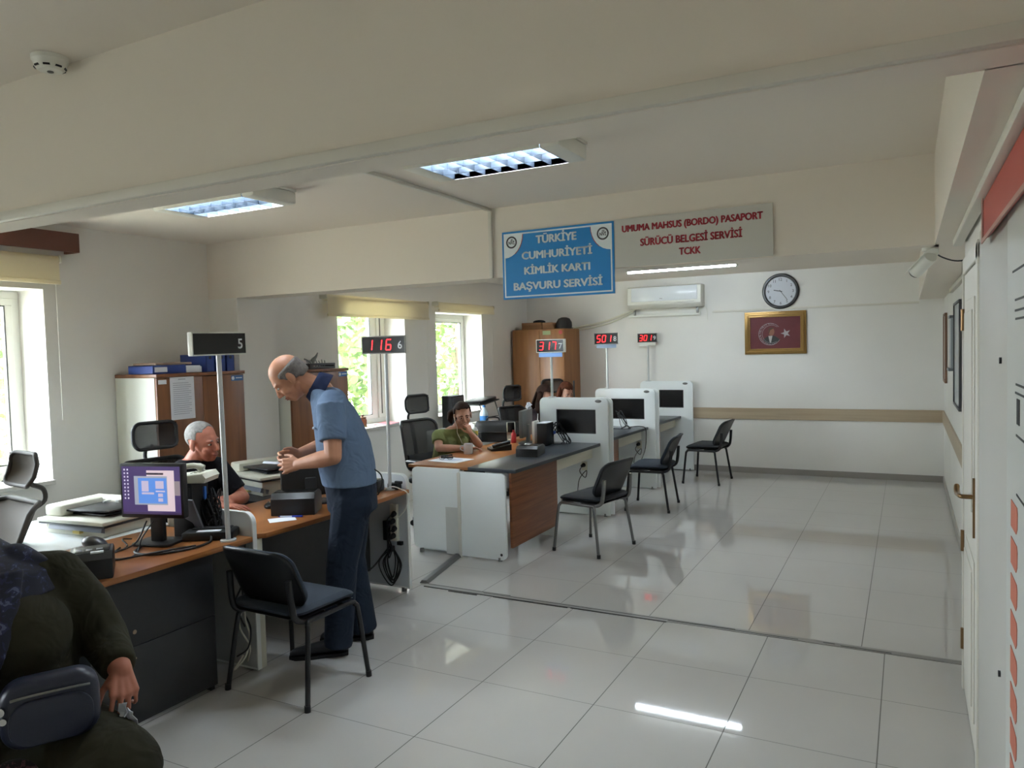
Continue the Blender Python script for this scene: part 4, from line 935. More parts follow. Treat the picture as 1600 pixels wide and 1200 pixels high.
# tangled cables on desk five
rnd = random.Random(12)
t = Thing('cable_tangle', 'heap of tangled black cables behind the card reader under the phone', 'cables', (-3.30, 2.80, DZ))
for k in range(20):
    p = []
    for q in range(6):
        a = rnd.uniform(0, 2*PI); r = rnd.uniform(.02, .105); p.append((-3.31+r*math.cos(a)*.8, 2.805+r*math.sin(a)*.30, DZ+.006+abs(math.sin(q*1.1+k))*rnd.uniform(.06, .27)))
    m = MB(); m.tube(p, rnd.uniform(.003, .0055), 6, smooth=5); t.part('cable', m, CABLE, True, sm=60)
m = MB(); m.box((-3.335, 2.775, DZ+.19), (-3.32, 2.79, DZ+.26), .003); t.part('blue_connector', m, mat('plug_blue', '3f77c9', .4), True)
t = Thing('desk_cables', 'black cables looping over the nearest desk in front of the monitor', 'cables', (-3.3, 2.4, DZ))
for p, r in (([(-3.42, 2.46, DZ+.006), (-3.33, 2.36, DZ+.007), (-3.22, 2.38, DZ+.006), (-3.14, 2.52, DZ+.006), (-3.16, 2.66, DZ+.006), (-3.20, 2.70, DZ+.03)], .0065), ([(-3.50, 2.40, DZ+.005), (-3.40, 2.28, DZ+.005), (-3.30, 2.26, DZ+.005), (-3.2, 2.4, DZ+.016), (-3.17, 2.58, DZ+.005)], .005), ([(-3.45, 2.52, DZ+.12), (-3.43, 2.44, DZ+.03), (-3.46, 2.36, DZ+.004), (-3.55, 2.3, DZ+.004)], .004), ([(-3.40, 2.52, DZ+.12), (-3.37, 2.43, DZ+.06), (-3.36, 2.40, DZ+.006), (-3.28, 2.30, DZ+.005), (-3.32, 2.22, DZ+.005)], .004), ([(-3.62, 2.55, DZ+.004), (-3.55, 2.45, DZ+.03), (-3.48, 2.42, DZ+.004), (-3.40, 2.2, DZ+.004)], .004)):
    m = MB(); m.tube(p, r, 7, smooth=6); t.part('cable', m, CABLE, True, sm=60)
# fingerprint reader boxes
def reader(x, y, z, rz, label, w_=.14, d_=.20, h_=.105):
    t = Thing('document_reader', label, 'document reader', (x, y, z), rz, 'black document readers on the desks')
    m = MB(); m.prism([(-d_/2, 0), (d_/2, 0), (d_/2, h_*.82), (d_/2-.05, h_), (-d_/2+.03, h_), (-d_/2, h_*.75)], w_, T((-w_/2, 0, 0)) @ Matrix(((0, 0, 1, 0), (1, 0, 0, 0), (0, 1, 0, 0), (0, 0, 0, 1))), bev=.006); t.part('body', m, BLACK)
    m = MB(); m.box((-w_/2+.012, -d_/2+.04, h_-.003), (w_/2-.012, d_/2-.06, h_+.003), .003); t.part('glass_plate', m, SCREENM)
    return t
r5 = reader(-3.20, 2.06, DZ, .93, 'black document reader with white label on the near end of the nearest desk', .17, .22, .115)
m = MB(); m.box((.0, -.085, .107), (.05, -.07, .1175)); r5.part('white_label', m, PAPER)
m = MB()
for k in range(3): m.box((-.06+.04*k, -.05, .117), (-.035+.04*k, -.02, .1195), .001)
r5.part('button', m, mat('button_grey', '5a5c60', .4))
t = Thing('document_camera', 'black rounded scanner head behind the nearest document reader', 'device', (-3.42, 2.22, DZ), .4)
m = MB(); m.cyl((0, 0, 0), (0, 0, .012), .045, seg=20); m.tube([(0, 0, .01), (.0, .01, .04), (-.02, 0, .07)], .012, 8); t.part('stand', m, BLACK)
m = MB(); m.ell((0, 0, .075), (.062, .045, .034), RY(.35)); t.part('head', m, SHELL, sm=60)
m = MB(); m.tube([(.045, -.03, .05), (.06, -.02, .035), (.055, -.03, .02)], .007, 8); t.part('trigger', m, PVC, sm=60)
r6 = reader(-3.27, 3.40, DZ, .52, 'black document reader beside the white form and pen', .26, .20, .13)
solo('paper_form', (lambda m: (m._take(MB().box((-.075, -.055, 0), (.075, .055, .0012)).bm, T((-3.20, 3.205, DZ+.0006)) @ RZ(.9)), m)[1])(MB()), PAPER, 'small white form on the curved desk in front of the reader', 'paper')
t = Thing('ballpoint_pen', 'blue ballpoint pen lying above the white form', 'pen', (-3.19, 3.275, DZ+.006), .45)
m = MB(); m.cyl((-.07, 0, 0), (.055, 0, 0), .0045, seg=10); t.part('barrel', m, mat('pen_white', 'c9cde0', .3))
m = MB(); m.cyl((.0, 0, 0), (.062, 0, 0), .0052, seg=10); m.cyl((-.085, 0, 0), (-.07, 0, 0), .001, .0042, seg=10); t.part('cap', m, mat('pen_blue', '27379a', .3))
t = Thing('computer_mouse', 'small black mouse at the clerk\'s fingertips', 'mouse', (-3.53, 3.43, DZ), .9)
m = MB(); m.ell((0, 0, .012), (.03, .05, .022)); m.bm.verts.ensure_lookup_table()
bmesh.ops.bisect_plane(m.bm, geom=list(m.bm.verts)+list(m.bm.edges)+list(m.bm.faces), plane_co=(0, 0, 0.001), plane_no=(0, 0, -1), clear_outer=True); t.part('body', m, BLACK, sm=60)
m = MB(); m.cyl((-.004, .025, .031), (.004, .025, .031), .006, seg=12); t.part('wheel', m, GREYM)
mon('computer_monitor', 'black back of the monitor standing beside the standing man', -3.40, 3.66, .775, .36, .29, -2.25, SCREENM, shell=MATTE)
# black device and plugs at the end of desk six
t = Thing('small_printer', 'small black receipt printer at the far end of the second desk', 'device', (-3.24, 4.10, DZ), .3)
m = MB(); m.box((-.06, -.07, 0), (.06, .07, .085), .018); t.part('body', m, BLACK)
m = MB(); m.box((-.045, -.055, .08), (.045, .03, .089), .006); t.part('cover', m, SHELL)
solo('power_adapter', MB().box((-3.20, 4.20, DZ+.0005), (-3.11, 4.25, DZ+.045), .008).box((-3.15, 4.215, DZ+.04), (-3.09, 4.235, DZ+.06), .006), BLACK, 'black power adapter at the foot of the 116 display pole', 'adapter')
solo('white_cable', MB().tube([(-3.19, 4.16, DZ+.006), (-3.13, 4.17, DZ+.03), (-3.08, 4.2, DZ+.008), (-3.035, 4.21, DZ-.02), (-3.04, 4.2, DZ-.10), (-3.10, 4.24, DZ-.16), (-3.16, 4.25, .52)], .004, 7, smooth=6), PVC, 'white cable hanging over the end of the second desk', 'cable')
t = Thing('power_strip', 'hanging white power strip full of black plugs on the second divider', 'power strip', (-3.17, 4.262, .36))
m = MB(); m.box((-3.215, 4.238, .36), (-3.155, 4.267, .62), .005); t.part('strip', m, CREAM, True)
for k in range(4):
    m = MB(); z = .40+.052*k; m.cyl((-3.185+.01*(k % 2), 4.238, z), (-3.180+.02*(k % 2), 4.195, z-.006), .020, .014, seg=14); m.tube([(-3.178, 4.198, z-.006), (-3.20, 4.185, z-.05), (-3.225, 4.23, z-.16), (-3.21, 4.25, .30)], .005, 6); t.part('plug', m, CABLE, True, sm=60)
m = MB(); m.box((-3.275, 4.23, .36), (-3.225, 4.266, .50), .006); m.box((-3.16, 4.235, .335), (-3.12, 4.262, .362), .004); t.part('adapter', m, BLACK, True)
t = Thing('coiled_cable', 'coil of black cable tied and hanging below the power strip', 'cable', (-3.21, 4.25, .06))
rnd = random.Random(3)
for k in range(6):
    w_ = .03+.012*k; zc = .20-.006*k; dx = rnd.uniform(-.02, .02)
    m = MB(); m.tube([(-3.21, 4.25, .315), (-3.21-w_+dx, 4.246-.003*k, zc+.02), (-3.205+dx*.5, 4.244-.003*k, zc-.10-.012*(k % 3)), (-3.20+w_*.9+dx, 4.246-.003*k, zc+.02), (-3.205, 4.25, .315)], .0045, 7, smooth=7); t.part('loop', m, CABLE, True, sm=60)
m = MB(); m.cyl((-3.21, 4.25, .285), (-3.21, 4.25, .32), .018, seg=12); t.part('tie', m, MATTE, True)
solo('floor_cable', MB().tube([(-3.225, 4.25, .33), (-3.27, 4.22, .26), (-3.33, 4.15, .17), (-3.40, 4.05, .15)], .006, 7, smooth=6), CABLE, 'black cable sagging from the coil toward the modesty panel', 'cable')
t = Thing('cable_tangle', 'pale and black wires dangling beside the first divider, behind the near chair', 'cables', (-3.10, 2.80, .1))
for k, (c, pts) in enumerate(((CABLE, [(-3.09, 2.78, .70), (-3.07, 2.72, .60), (-3.085, 2.79, .45), (-3.06, 2.74, .36), (-3.09, 2.8, .26)]), (CABLE, [(-3.08, 2.82, .70), (-3.065, 2.78, .52), (-3.10, 2.76, .42), (-3.08, 2.72, .38)]), (CREAM, [(-3.09, 2.8, .38), (-3.06, 2.78, .30), (-3.08, 2.82, .20), (-3.05, 2.76, .12), (-3.09, 2.72, .06), (-3.11, 2.8, .10)]), (CREAM, [(-3.10, 2.82, .40), (-3.085, 2.76, .28), (-3.06, 2.8, .16), (-3.09, 2.81, .07)]), (CABLE, [(-3.09, 2.8, .33), (-3.06, 2.81, .25), (-3.05, 2.78, .16), (-3.09, 2.74, .12)]))):
    m = MB(); m.tube(pts, .0045, 6, smooth=6); t.part('wire', m, c, True, sm=60)

# desk seven
t = Thing('clipboard_papers', 'white sheets on the wooden desk end in front of the woman in green', 'papers', (-3.53, 5.53, DZ), -.12)
m = MB(); m.box((-.15, -.12, 0), (.17, .13, .004)); t.part('sheet', m, PAPER)
m = MB(); m.box((-.10, -.06, .004), (.10, .06, .006)); t.part('form', m, mat('paper_blueish', 'c6ccdc', .7))
t = Thing('eyeglasses', 'black rimmed glasses lying on the white sheets', 'glasses', (-3.56, 5.52, DZ+.007), .35)
m = MB()
for s in (-1, 1): m.tube([(s*.035+.026*math.cos(2*PI*k/12), 0, .018+.018*math.sin(2*PI*k/12)) for k in range(12)], .002, 6, closed=True, smooth=2)
m.tube([(-.009, 0, .022), (0, -.002, .027), (.009, 0, .022)], .0018, 6); t.part('frame', m, BLACK, sm=60)
for s in (-1, 1):
    m = MB(); m.tube([(s*.061, 0, .024), (s*.064, .05, .018), (s*.058, .12, .004)], .002, 6); t.part('temple', m, BLACK, sm=60)
t = Thing('stapler', 'small black stapler on the white sheets beside the glasses', 'stapler', (-3.60, 5.60, DZ+.007), .5)
m = MB(); m.box((-.055, -.014, 0), (.055, .014, .012), .004); m.box((-.055, -.013, .016), (.05, .013, .030), .006, RY(-.08)); t.part('body', m, BLACK)
def mug(x, y, z, rz, label, m_, h_=.095, r_=.042):
    t = Thing('coffee_mug', label, 'mug', (x, y, z), rz)
    m = MB(); m.lathe([(.0, .0), (r_*.92, .0), (r_, .006), (r_, h_), (r_-.004, h_), (r_-.004, .008), (.0, .008)]); t.part('cup', m, m_)
    m = MB(); m.tube([(-r_+.003, 0, h_*.78), (-r_-.026, 0, h_*.74), (-r_-.03, 0, h_*.42), (-r_+.003, 0, h_*.25)], .0055, 8, smooth=5); t.part('handle', m, m_, sm=60)
    return t
mug(-3.585, 5.94, DZ, .35, 'white coffee mug before the woman in green', mat('mug_white', 'd2d5d8', .25))
t = Thing('office_phone', 'black desk phone with grey keypad right of the mug', 'phone', (-3.44, 6.27, DZ), .75)
m = MB(); m.prism([(-.10, 0), (.10, 0), (.10, .055), (-.10, .02)], .17, T((0, .085, 0)) @ FACE_S, bev=.005); t.part('body', m, BLACK)
m = MB(); m.prism([(-.08, 0), (.08, 0), (.08, .002), (-.08, .002)], .13, T((.0, .065, .040)) @ RY(-.172) @ FACE_S); t.part('keypad', m, mat('phone_grey', '6a6e72', .3))
m = MB(); m.tube([(-.085, -.075, .045), (0, -.075, .062), (.085, -.075, .078)], .017, 10); t.part('handset', m, BLACK, sm=60)
reader(-2.985, 6.02, DZ, .18, 'black document reader on the dark counter of the woman in green', .20, .26, .095)
solo('white_slip', MB().box((-3.04, 6.0, DZ+.0985), (-2.99, 6.05, DZ+.1)), PAPER, 'small white slip on the dark counter reader', 'paper')
t = Thing('squeeze_bottle', 'slim red bottle beside the charging stand on the wooden desk', 'bottle', (-3.55, 6.78, DZ))
m = MB(); m.lathe([(.0, 0), (.026, 0), (.027, .01), (.027, .085), (.018, .105), (.012, .11), (.0, .11)], T((-3.55, 6.78, DZ))); t.part('body', m, mat('red_plastic', 'b02b30', .35), True, sm=50)
m = MB(); m.lathe([(.0, .0), (.014, .0), (.014, .02), (.0, .022)], T((-3.55, 6.78, DZ+.11))); t.part('cap', m, mat('red_cap', '8e2226', .35), True)
t = Thing('phone_stand', 'small white stand holding a dark phone beside the red bottle', 'holder', (-3.62, 6.86, DZ), .6)
m = MB(); m.box((-.04, -.03, 0), (.04, .03, .03), .006); m.box((-.045, .0, .02), (.045, .012, .20), .004, RX(-.12)); t.part('frame', m, PRN)
m = MB(); m.box((-.036, -.012, .10), (.036, -.002, .20), .003, RX(-.12)); t.part('phone', m, SCREENM)
t = Thing('black_bag', 'boxy black bag standing on the desk behind the woman\'s hand', 'bag', (-3.83, 6.86, DZ), .35)
m = MB(); m.loft([((0, 0, 0), (.19, 0, 0), (0, .09, 0)), ((0, 0, .01), (.205, 0, 0), (0, .10, 0)), ((0, 0, .16), (.195, 0, 0), (0, .085, 0)), ((0, .01, .20), (.18, 0, 0), (0, .06, 0)), ((0, .01, .212), (.17, 0, 0), (0, .04, 0))], 24); t.part('body', m, mat('bag_black', '151517', .6), sm=50)
m = MB(); m.box((-.15, -.098, .10), (.15, -.085, .104)); t.part('zip', m, GREYM)
m = MB(); m.tube([(-.07, 0, .20), (-.05, 0, .245), (.05, 0, .245), (.07, 0, .20)], .008, 8); t.part('carry_handle', m, MATTE, sm=60)
def bottle(x, y, z, label, liq, capm, h_=.24, r_=.036, lab=None):
    t = Thing('water_bottle', label, 'bottle', (x, y, z))
    m = MB(); m.lathe([(.0, 0), (r_*.9, 0), (r_, .01), (r_, h_*.62), (r_*.93, h_*.68), (r_*.45, h_*.86), (r_*.38, h_*.92), (.0, h_*.92)]); t.part('body', m, liq, sm=50)
    m = MB(); m.lathe([(.0, h_*.915), (r_*.42, h_*.915), (r_*.42, h_), (.0, h_)]); t.part('cap', m, capm)
    if lab:
        m = MB(); m.lathe([(r_*1.004, h_*.28), (r_*1.012, h_*.285), (r_*1.012, h_*.55), (r_*1.004, h_*.555)], caps=False); t.part('label_band', m, lab, sm=50)
    return t
PET = mat('clear_plastic', 'cfe0e8', .12)
t = Thing('low_cupboard', 'low white cupboard under the window holding the water bottle', 'cupboard', (-4.55, 7.55, 0))
m = MB(); m.box((-4.9, 7.2, 0), (-4.30, 8.55, .77), .004); t.part('body', m, LAMI, True)
m = MB(); m.box((-4.298, 7.25, .05), (-4.29, 7.86, .74), .002); t.part('door', m, LAMI, True)
bottle(-4.36, 7.60, .771, 'large clear water bottle with blue cap and label', PET, mat('cap_blue', '4d86c4', .4), .27, .05, mat('label_blue', '3f83c4', .5))
t = Thing('soap_bottle', 'white pump bottle with yellow and blue label left of the black bag', 'bottle', (-3.96, 6.70, DZ))
m = MB(); m.lathe([(.0, 0), (.032, 0), (.034, .01), (.034, .13), (.02, .155), (.012, .16), (.0, .16)]); t.part('body', m, mat('soap_white', 'd5d9d2', .35), sm=50)
m = MB(); m.lathe([(.0342, .02), (.035, .022), (.035, .07), (.0342, .072)], caps=False); t.part('blue_label', m, mat('soap_blue', '5f97b8', .5), sm=50)
m = MB(); m.lathe([(.0342, .074), (.035, .076), (.035, .12), (.0342, .122)], caps=False); t.part('yellow_label', m, mat('soap_yellow', 'c0b23e', .5), sm=50)
m = MB(); m.cyl((0, 0, .16), (0, 0, .20), .006, seg=10); m.box((-.012, -.035, .195), (.012, .012, .208), .003); t.part('pump', m, PVC)
mon('computer_monitor', 'slim monitor seen edge-on beside the white router', -3.42, 6.80, .80, .40, .27, -1.36, SCREENM, shell=mat('monitor_grey', '5d615f', .4))
t = Thing('wifi_router', 'upright white router beside the black tower', 'router', (-3.275, 6.73, DZ), .1)
m = MB(); m.box((-.015, -.07, 0), (.015, .07, .235), .006); t.part('case', m, PVC)
m = MB(); m.tube([(.0, .06, .23), (.0, .075, .30)], .005, 6); t.part('antenna', m, PVC)
t = Thing('crumpled_tissue', 'crumpled white tissue on top of the slim monitor', 'tissue', (-3.40, 6.83, 1.071))
m = MB(); rnd = random.Random(8)
m.ell((-3.40, 6.83, 1.10), (.03, .028, .03), None, 12, 8)
for v in m.bm.verts: v.co += V((rnd.uniform(-.014, .014), rnd.uniform(-.014, .014), rnd.uniform(-.012, .018)))
for v in m.bm.verts: v.co.z = max(v.co.z, 1.0715)
t.part('tissue', m, PAPER, True, sm=0)
t = Thing('computer_tower', 'small black computer tower beside the white router', 'computer', (-3.165, 6.72, DZ), .1)
m = MB(); m.box((-.05, -.11, 0), (.05, .11, .22), .005); t.part('case', m, BLACK)
m = MB(); m.box((-.052, -.10, .2205), (.045, .10, .226), .002); t.part('papers_on_top', m, PAPER)
rnd = random.Random(5)
t = Thing('cable_tangle', 'black cables spilling from the tower against the first screen partition', 'cables', (-3.07, 6.84, DZ))
for k in range(9):
    p = [(-3.13, 6.80, DZ+.06+.018*k), (-3.09+rnd.uniform(-.02, .02), 6.86, DZ+.14+rnd.uniform(-.06, .08)), (-3.04+rnd.uniform(-.03, .05), 6.88, DZ+rnd.uniform(.03, .1)), (-3.0+rnd.uniform(-.05, .05), 6.85, DZ+.006), (-3.08+rnd.uniform(-.04, .03), 6.78, DZ+.006)]
    m = MB(); m.tube(p, .0042, 6, smooth=5); t.part('cable', m, CABLE, True, sm=60)
m = MB(); m.box((-3.12, 6.80, DZ+.10), (-3.10, 6.83, DZ+.13), .004); t.part('blue_connector', m, mat('plug_navy', '2b4a96', .4), True)
def socket(x, y, z, label):
    t = Thing('wall_plug', label, 'plug', (x, y, z))
    m = MB(); m.box((x-.03, y-.012, z-.045), (x+.03, y-.001, z+.045), .004); t.part('socket', m, CREAM, True)
    m = MB(); m.cyl((x-.005, y-.012, z+.01), (x-.01, y-.05, z+.005), .022, .015, seg=14); t.part('plug', m, CABLE, True)
    m = MB(); m.tube([(x-.01, y-.048, z+.005), (x-.03, y-.06, z-.05), (x+.02, y-.04, z-.11), (x+.03, y-.03, z-.04), (x-.04, y-.05, z-.13), (x-.06, y-.06, z-.28)], .004, 6, smooth=5); t.part('cable', m, CABLE, True, sm=60)
socket(-2.86, 6.975, .50, 'plug and cable on the partition below the dark counter of the woman in green')
socket(-2.80, 8.535, .52, 'plug and cable on the middle partition below its counter')
t = Thing('cable_tangle', 'black cables on the counter between the first and middle partitions', 'cables', (-2.95, 8.35, DZ))
for k in range(6):
    p = [(-3.05, 8.50, DZ+.12), (-3.0+rnd.uniform(-.04, .04), 8.42, DZ+.17+rnd.uniform(-.05, .05)), (-2.93+rnd.uniform(-.05, .05), 8.38, DZ+.05), (-2.88+rnd.uniform(-.06, .06), 8.3, DZ+.006), (-2.98+rnd.uniform(-.06, .06), 8.25, DZ+.006)]
    m = MB(); m.tube(p, .0042, 6, smooth=5); t.part('cable', m, CABLE, True, sm=60)
m = MB(); m.tube([(-2.9, 8.45, DZ+.006), (-2.74, 8.42, DZ+.02), (-2.675, 8.4, DZ-.02), (-2.68, 8.38, .5), (-2.75, 8.40, .33)], .005, 6, smooth=6); t.part('cable', m, CABLE, True, sm=60)
solo('desk_antenna', MB().cyl((-3.52, 8.3, DZ), (-3.52, 8.3, DZ+.006), .03, seg=16).cyl((-3.52, 8.3, DZ), (-3.52, 8.3, DZ+.56), .010, seg=10), BLACK, 'thin black antenna rising above the first screen partition', 'antenna')

# window sills
t = Thing('glass_jar', 'small brown jar with a knobbed lid on the window sill', 'jar', (-5.14, 6.36, SILL))
m = MB(); m.lathe([(.0, 0), (.04, 0), (.045, .01), (.045, .07), (.035, .085), (.0, .085)], T((-5.14, 6.36, SILL+.001))); t.part('body', m, mat('jar_brown', '6b3a24', .25), True, sm=50)
m = MB(); m.lathe([(.0, .085), (.04, .085), (.04, .10), (.012, .105), (.014, .125), (.0, .13)], T((-5.14, 6.36, SILL+.001))); t.part('lid', m, mat('jar_lid', '53301f', .3), True, sm=50)
m = MB(); m.lathe([(.0, 0), (.047, 0), (.047, .012), (.0, .012)], T((-5.14, 6.36, SILL+.0005))); t.part('coaster', m, mat('coaster_gold', 'b08a3c', .4), True)
t = Thing('notebook', 'red and white booklet lying on the window sill', 'book', (-5.02, 6.62, SILL), .2)
m = MB(); m.box((-.09, -.13, .001), (.09, .13, .012), .002); t.part('pages', m, PAPER)
m = MB(); m.box((-.092, -.132, .012), (.092, .132, .015), .001); t.part('cover', m, mat('booklet_red', 'c0585c', .5))
t = Thing('loudspeaker', 'black upright loudspeaker on the low cupboard beneath the narrow window', 'speaker', (-4.82, 7.65, .771))
m = MB(); m.box((-4.89, 7.52, .771), (-4.74, 7.79, 1.15), .012); t.part('cabinet', m, MATTE, True)
m = MB(); m.box((-4.739, 7.535, .79), (-4.735, 7.775, 1.13), .004); t.part('grille', m, BLACK, True)
t = Thing('laptop_stand', 'black wire-legged stand with a tilted tray under the narrow window', 'stand', (-4.70, 8.30, .771))
m = MB(); m.box((-4.90, 8.02, 1.02), (-4.62, 8.46, 1.035), .004, RX(.10)); m.box((-4.89, 8.05, 1.035), (-4.64, 8.42, 1.075), .012, RX(.10)); t.part('tray', m, BLACK, True)
for y in (8.06, 8.46):
    m = MB(); m.tube([(-4.86, y, .775), (-4.84, y-.05, 1.03)], .007, 8); m.tube([(-4.64, y+.05, .775), (-4.66, y-.05, 1.03)], .007, 8); t.part('leg', m, BLACK, True, sm=60)
m = MB(); m.cyl((-4.65, 8.06, .84), (-4.65, 8.47, .84), .006, seg=8); t.part('cross_wire', m, BLACK, True)
# ================================================================== PEOPLE (local x = facing, y = their left, z = up)
SKIN_M = mat('skin_tan', 'b98468', .5, spec=.35, var=.05, vscale=25); SKIN_P = mat('skin_pale', 'c59680', .5, spec=.35, var=.05, vscale=25); SKIN_R = mat('skin_ruddy', 'b3745f', .5, spec=.35, var=.06, vscale=25)
EYEW = mat('eye_white', 'd8d4cc', .3); IRIS = mat('eye_iris', '2b1d14', .2); LIPM = mat('lip', '9a5a50', .5)
HGREY = mat('hair_grey', '8f8c88', .7, bump=.5, bscale=160, var=.2, vscale=60); HDARKG = mat('hair_dark_grey', '3c3835', .7, bump=.5, bscale=160, var=.2, vscale=60)
HBROWN = mat('hair_brown', '2a1810', .8, spec=.2, bump=.5, bscale=120, var=.25, vscale=30); HRED = mat('hair_auburn', '4c2512', .8, spec=.2, bump=.5, bscale=120, var=.25, vscale=30)
def cloth(name, c, rough=.9):
    # woven fabric with soft folds
    m = mat(name, c, rough, spec=.2); nt = m.node_tree; b = nt.nodes['Principled BSDF']; L = nt.links.new
    tc = nt.nodes.new('ShaderNodeTexCoord'); n = nt.nodes.new('ShaderNodeTexNoise'); n.inputs['Scale'].default_value = 9; n.inputs['Detail'].default_value = 2; n.inputs['Distortion'].default_value = 1.2
    bp = nt.nodes.new('ShaderNodeBump'); bp.inputs['Strength'].default_value = .55; bp.inputs['Distance'].default_value = .03
    L(tc.outputs['Object'], n.inputs['Vector']); L(n.outputs['Fac'], bp.inputs['Height']); L(bp.outputs['Normal'], b.inputs['Normal']); return m
def printed(name, c0, c1, c2, sc):
    m = mat(name, c0, .8); nt = m.node_tree; b = nt.nodes['Principled BSDF']; L = nt.links.new
    tc = nt.nodes.new('ShaderNodeTexCoord'); n = nt.nodes.new('ShaderNodeTexNoise'); n.inputs['Scale'].default_value = sc; n.inputs['Detail'].default_value = 3; n.inputs['Distortion'].default_value = 1.5
    r = nt.nodes.new('ShaderNodeValToRGB'); e = r.color_ramp.elements; r.color_ramp.interpolation = 'CONSTANT'
    e[0].color = (*lin(c0), 1); e[0].position = 0; e[1].color = (*lin(c1), 1); e[1].position = .56; x = e.new(.66); x.color = (*lin(c2), 1)
    L(tc.outputs['Object'], n.inputs['Vector']); L(n.outputs['Fac'], r.inputs['Fac']); L(r.outputs['Color'], b.inputs['Base Color']); return m
def hframe(c, yaw=0., pitch=0., roll=0.): return T(V(c)) @ RZ(yaw) @ RY(pitch) @ RX(roll)
def head_prims(mb, H, k=1.0, fem=False):
    P = lambda x, y, z: H @ (V((x, y, z))*k)
    R3 = H.to_3x3()
    def E(c, r): mb.ell(P(*c), tuple(q*k for q in r), R3)
    def Cp(a, ra, b_, rb): mb.cap(P(*a), ra*k, P(*b_), rb*k)
    E((-.012, 0, .035), (.097, .077, .087)); E((.03, 0, .0), (.068, .068, .085))
    E((.028, 0, -.048), (.066, .057 if not fem else .053, .074)); E((.062, 0, -.098), (.026, .027, .02))
    for s in (-1, 1):
        E((.060, s*.036, -.034), (.030, .027, .030)); E((-.006, s*.082, -.006), (.021, .010, .034)); E((.004, s*.082, -.030), (.011, .008, .013))
        E((.079, s*.030, .021), (.017, .024, .009)); E((.10, s*.011, -.039), (.011, .009, .008))
        Cp((.0, s*.055, -.055), .014, (.055, s*.022, -.10), .016)
    Cp((.090, 0, .012), .009, (.113, 0, -.030), .0125); E((.114, 0, -.034), (.012, .011, .010))
    E((.092, 0, -.064), (.013, .025, .0075)); E((.090, 0, -.076), (.012, .021, .008)); E((.084, 0, -.088), (.012, .018, .012))
def face_bits(t, H, k=1.0, brow=HDARKG, lips=LIPM, grow=.0):
    R3 = H.to_3x3(); P = lambda x, y, z: H @ (V((x, y, z))*k)
    for s in (-1, 1):
        m = MB(); m.ell(P(.0815, s*.031, .001), (.0105*k, .0145*k, .0062*k), R3, 16, 10); e = t.part('eye', m, EYEW, sm=60)
        m = MB(); m.ell(P(.0908, s*.031, .0005), (.003*k, .0066*k, .0060*k), R3, 14, 8); t.part('iris', m, IRIS, sub=e, sm=60)
        m = MB(); m.chain([(P(.091, s*.012, .019), .0035*k), (P(.095, s*.028, .0245), .0038*k), (P(.083, s*.048, .020), .0026*k)]); t.part('eyebrow', m, brow, sm=60)
    m = MB(); m.ell(P(.1, 0, -.0650), (.0075*k, .021*k, .0045*k), R3, 16, 10); m.ell(P(.098, 0, -.0745), (.0075*k, .018*k, .005*k), R3, 16, 10); t.part('lips', m, lips, sm=60)
def cap_hair(mb, H, k, pred, c=(-.013, 0, .037), r=(.104, .083, .094)):
    t = bmesh.new(); bmesh.ops.create_uvsphere(t, u_segments=40, v_segments=28, radius=1)
    for v in t.verts: v.co = V((v.co.x*r[0], v.co.y*r[1], v.co.z*r[2]))+V(c)
    bmesh.ops.delete(t, geom=[v for v in t.verts if not pred(v.co.x, abs(v.co.y), v.co.z)], context='VERTS')
    bmesh.ops.solidify(t, geom=list(t.faces), thickness=.012)
    mb._take(t, H @ Matrix.Scale(k, 4))
def hand_prims(mb, wrist, d, n, th, curl=(20, 30, 25), k=1.0, spread=6, thumb=(.62, .62, .45)):
    # d: towards the fingers, n: palm faces this way, th: thumb side
    d = V(d).normalized(); n = V(n); n = (n-d*n.dot(d)).normalized(); th_ = d.cross(n); th_ = th_ if th_.dot(V(th)) > 0 else -th_
    w = V(wrist); K = lambda a, b, c: w+(d*a+th_*b+n*c)*k
    spec = [(.033, .088, (.040, .024, .019), .0086), (.011, .092, (.044, .027, .020), .0088), (-.011, .088, (.041, .025, .019), .0083), (-.032, .080, (.031, .019, .017), .0073)]
    for j, (o, pl, ls, r) in enumerate(spec):
        mb.cap(K(.008, o*.55, 0), .0165*k, K(pl-.008, o, -.002), .0118*k)
        if j < 3: mb.cap(K(.045, o, 0), .013*k, K(pl-.014, (o+spec[j+1][0])/2, 0), .0115*k)
        p = K(pl-.006, o, -.001); a = 0.; sp = math.radians(spread*(1.5-j)*.8)
        for i, L in enumerate(ls):
            a += math.radians(curl[i]*(1+.10*j)); dr = (d*math.cos(sp)+th_*math.sin(sp))*math.cos(a)+n*math.sin(a)
            q = p+dr*L*k; mb.cap(p, r*k*(1-.07*i), q, r*k*(1-.07*(i+1)), 10, 7); p = q
    p = K(.018, .026, .006); a, b, c = thumb
    dr = (d*a+th_*b+n*c).normalized(); q = p+dr*.042*k; mb.cap(p, .0145*k, q, .0105*k)
    dr = (d*(a+.35)+th_*(b-.25)+n*c).normalized(); q2 = q+dr*.031*k; mb.cap(q, .0102*k, q2, .0092*k); dr = (d*(a+.5)+th_*(b-.45)+n*c).normalized(); mb.cap(q2, .0092*k, q2+dr*.024*k, .0075*k)
def rings(rows):    # (x centre, y centre, z, half depth, half width)
    return [((x, y, z), (hd, 0, 0), (0, hw, 0)) for x, y, z, hd, hw in rows]
def grow(rows, g): return [(x, y, z, hd+g, hw+g) for x, y, z, hd, hw in rows]
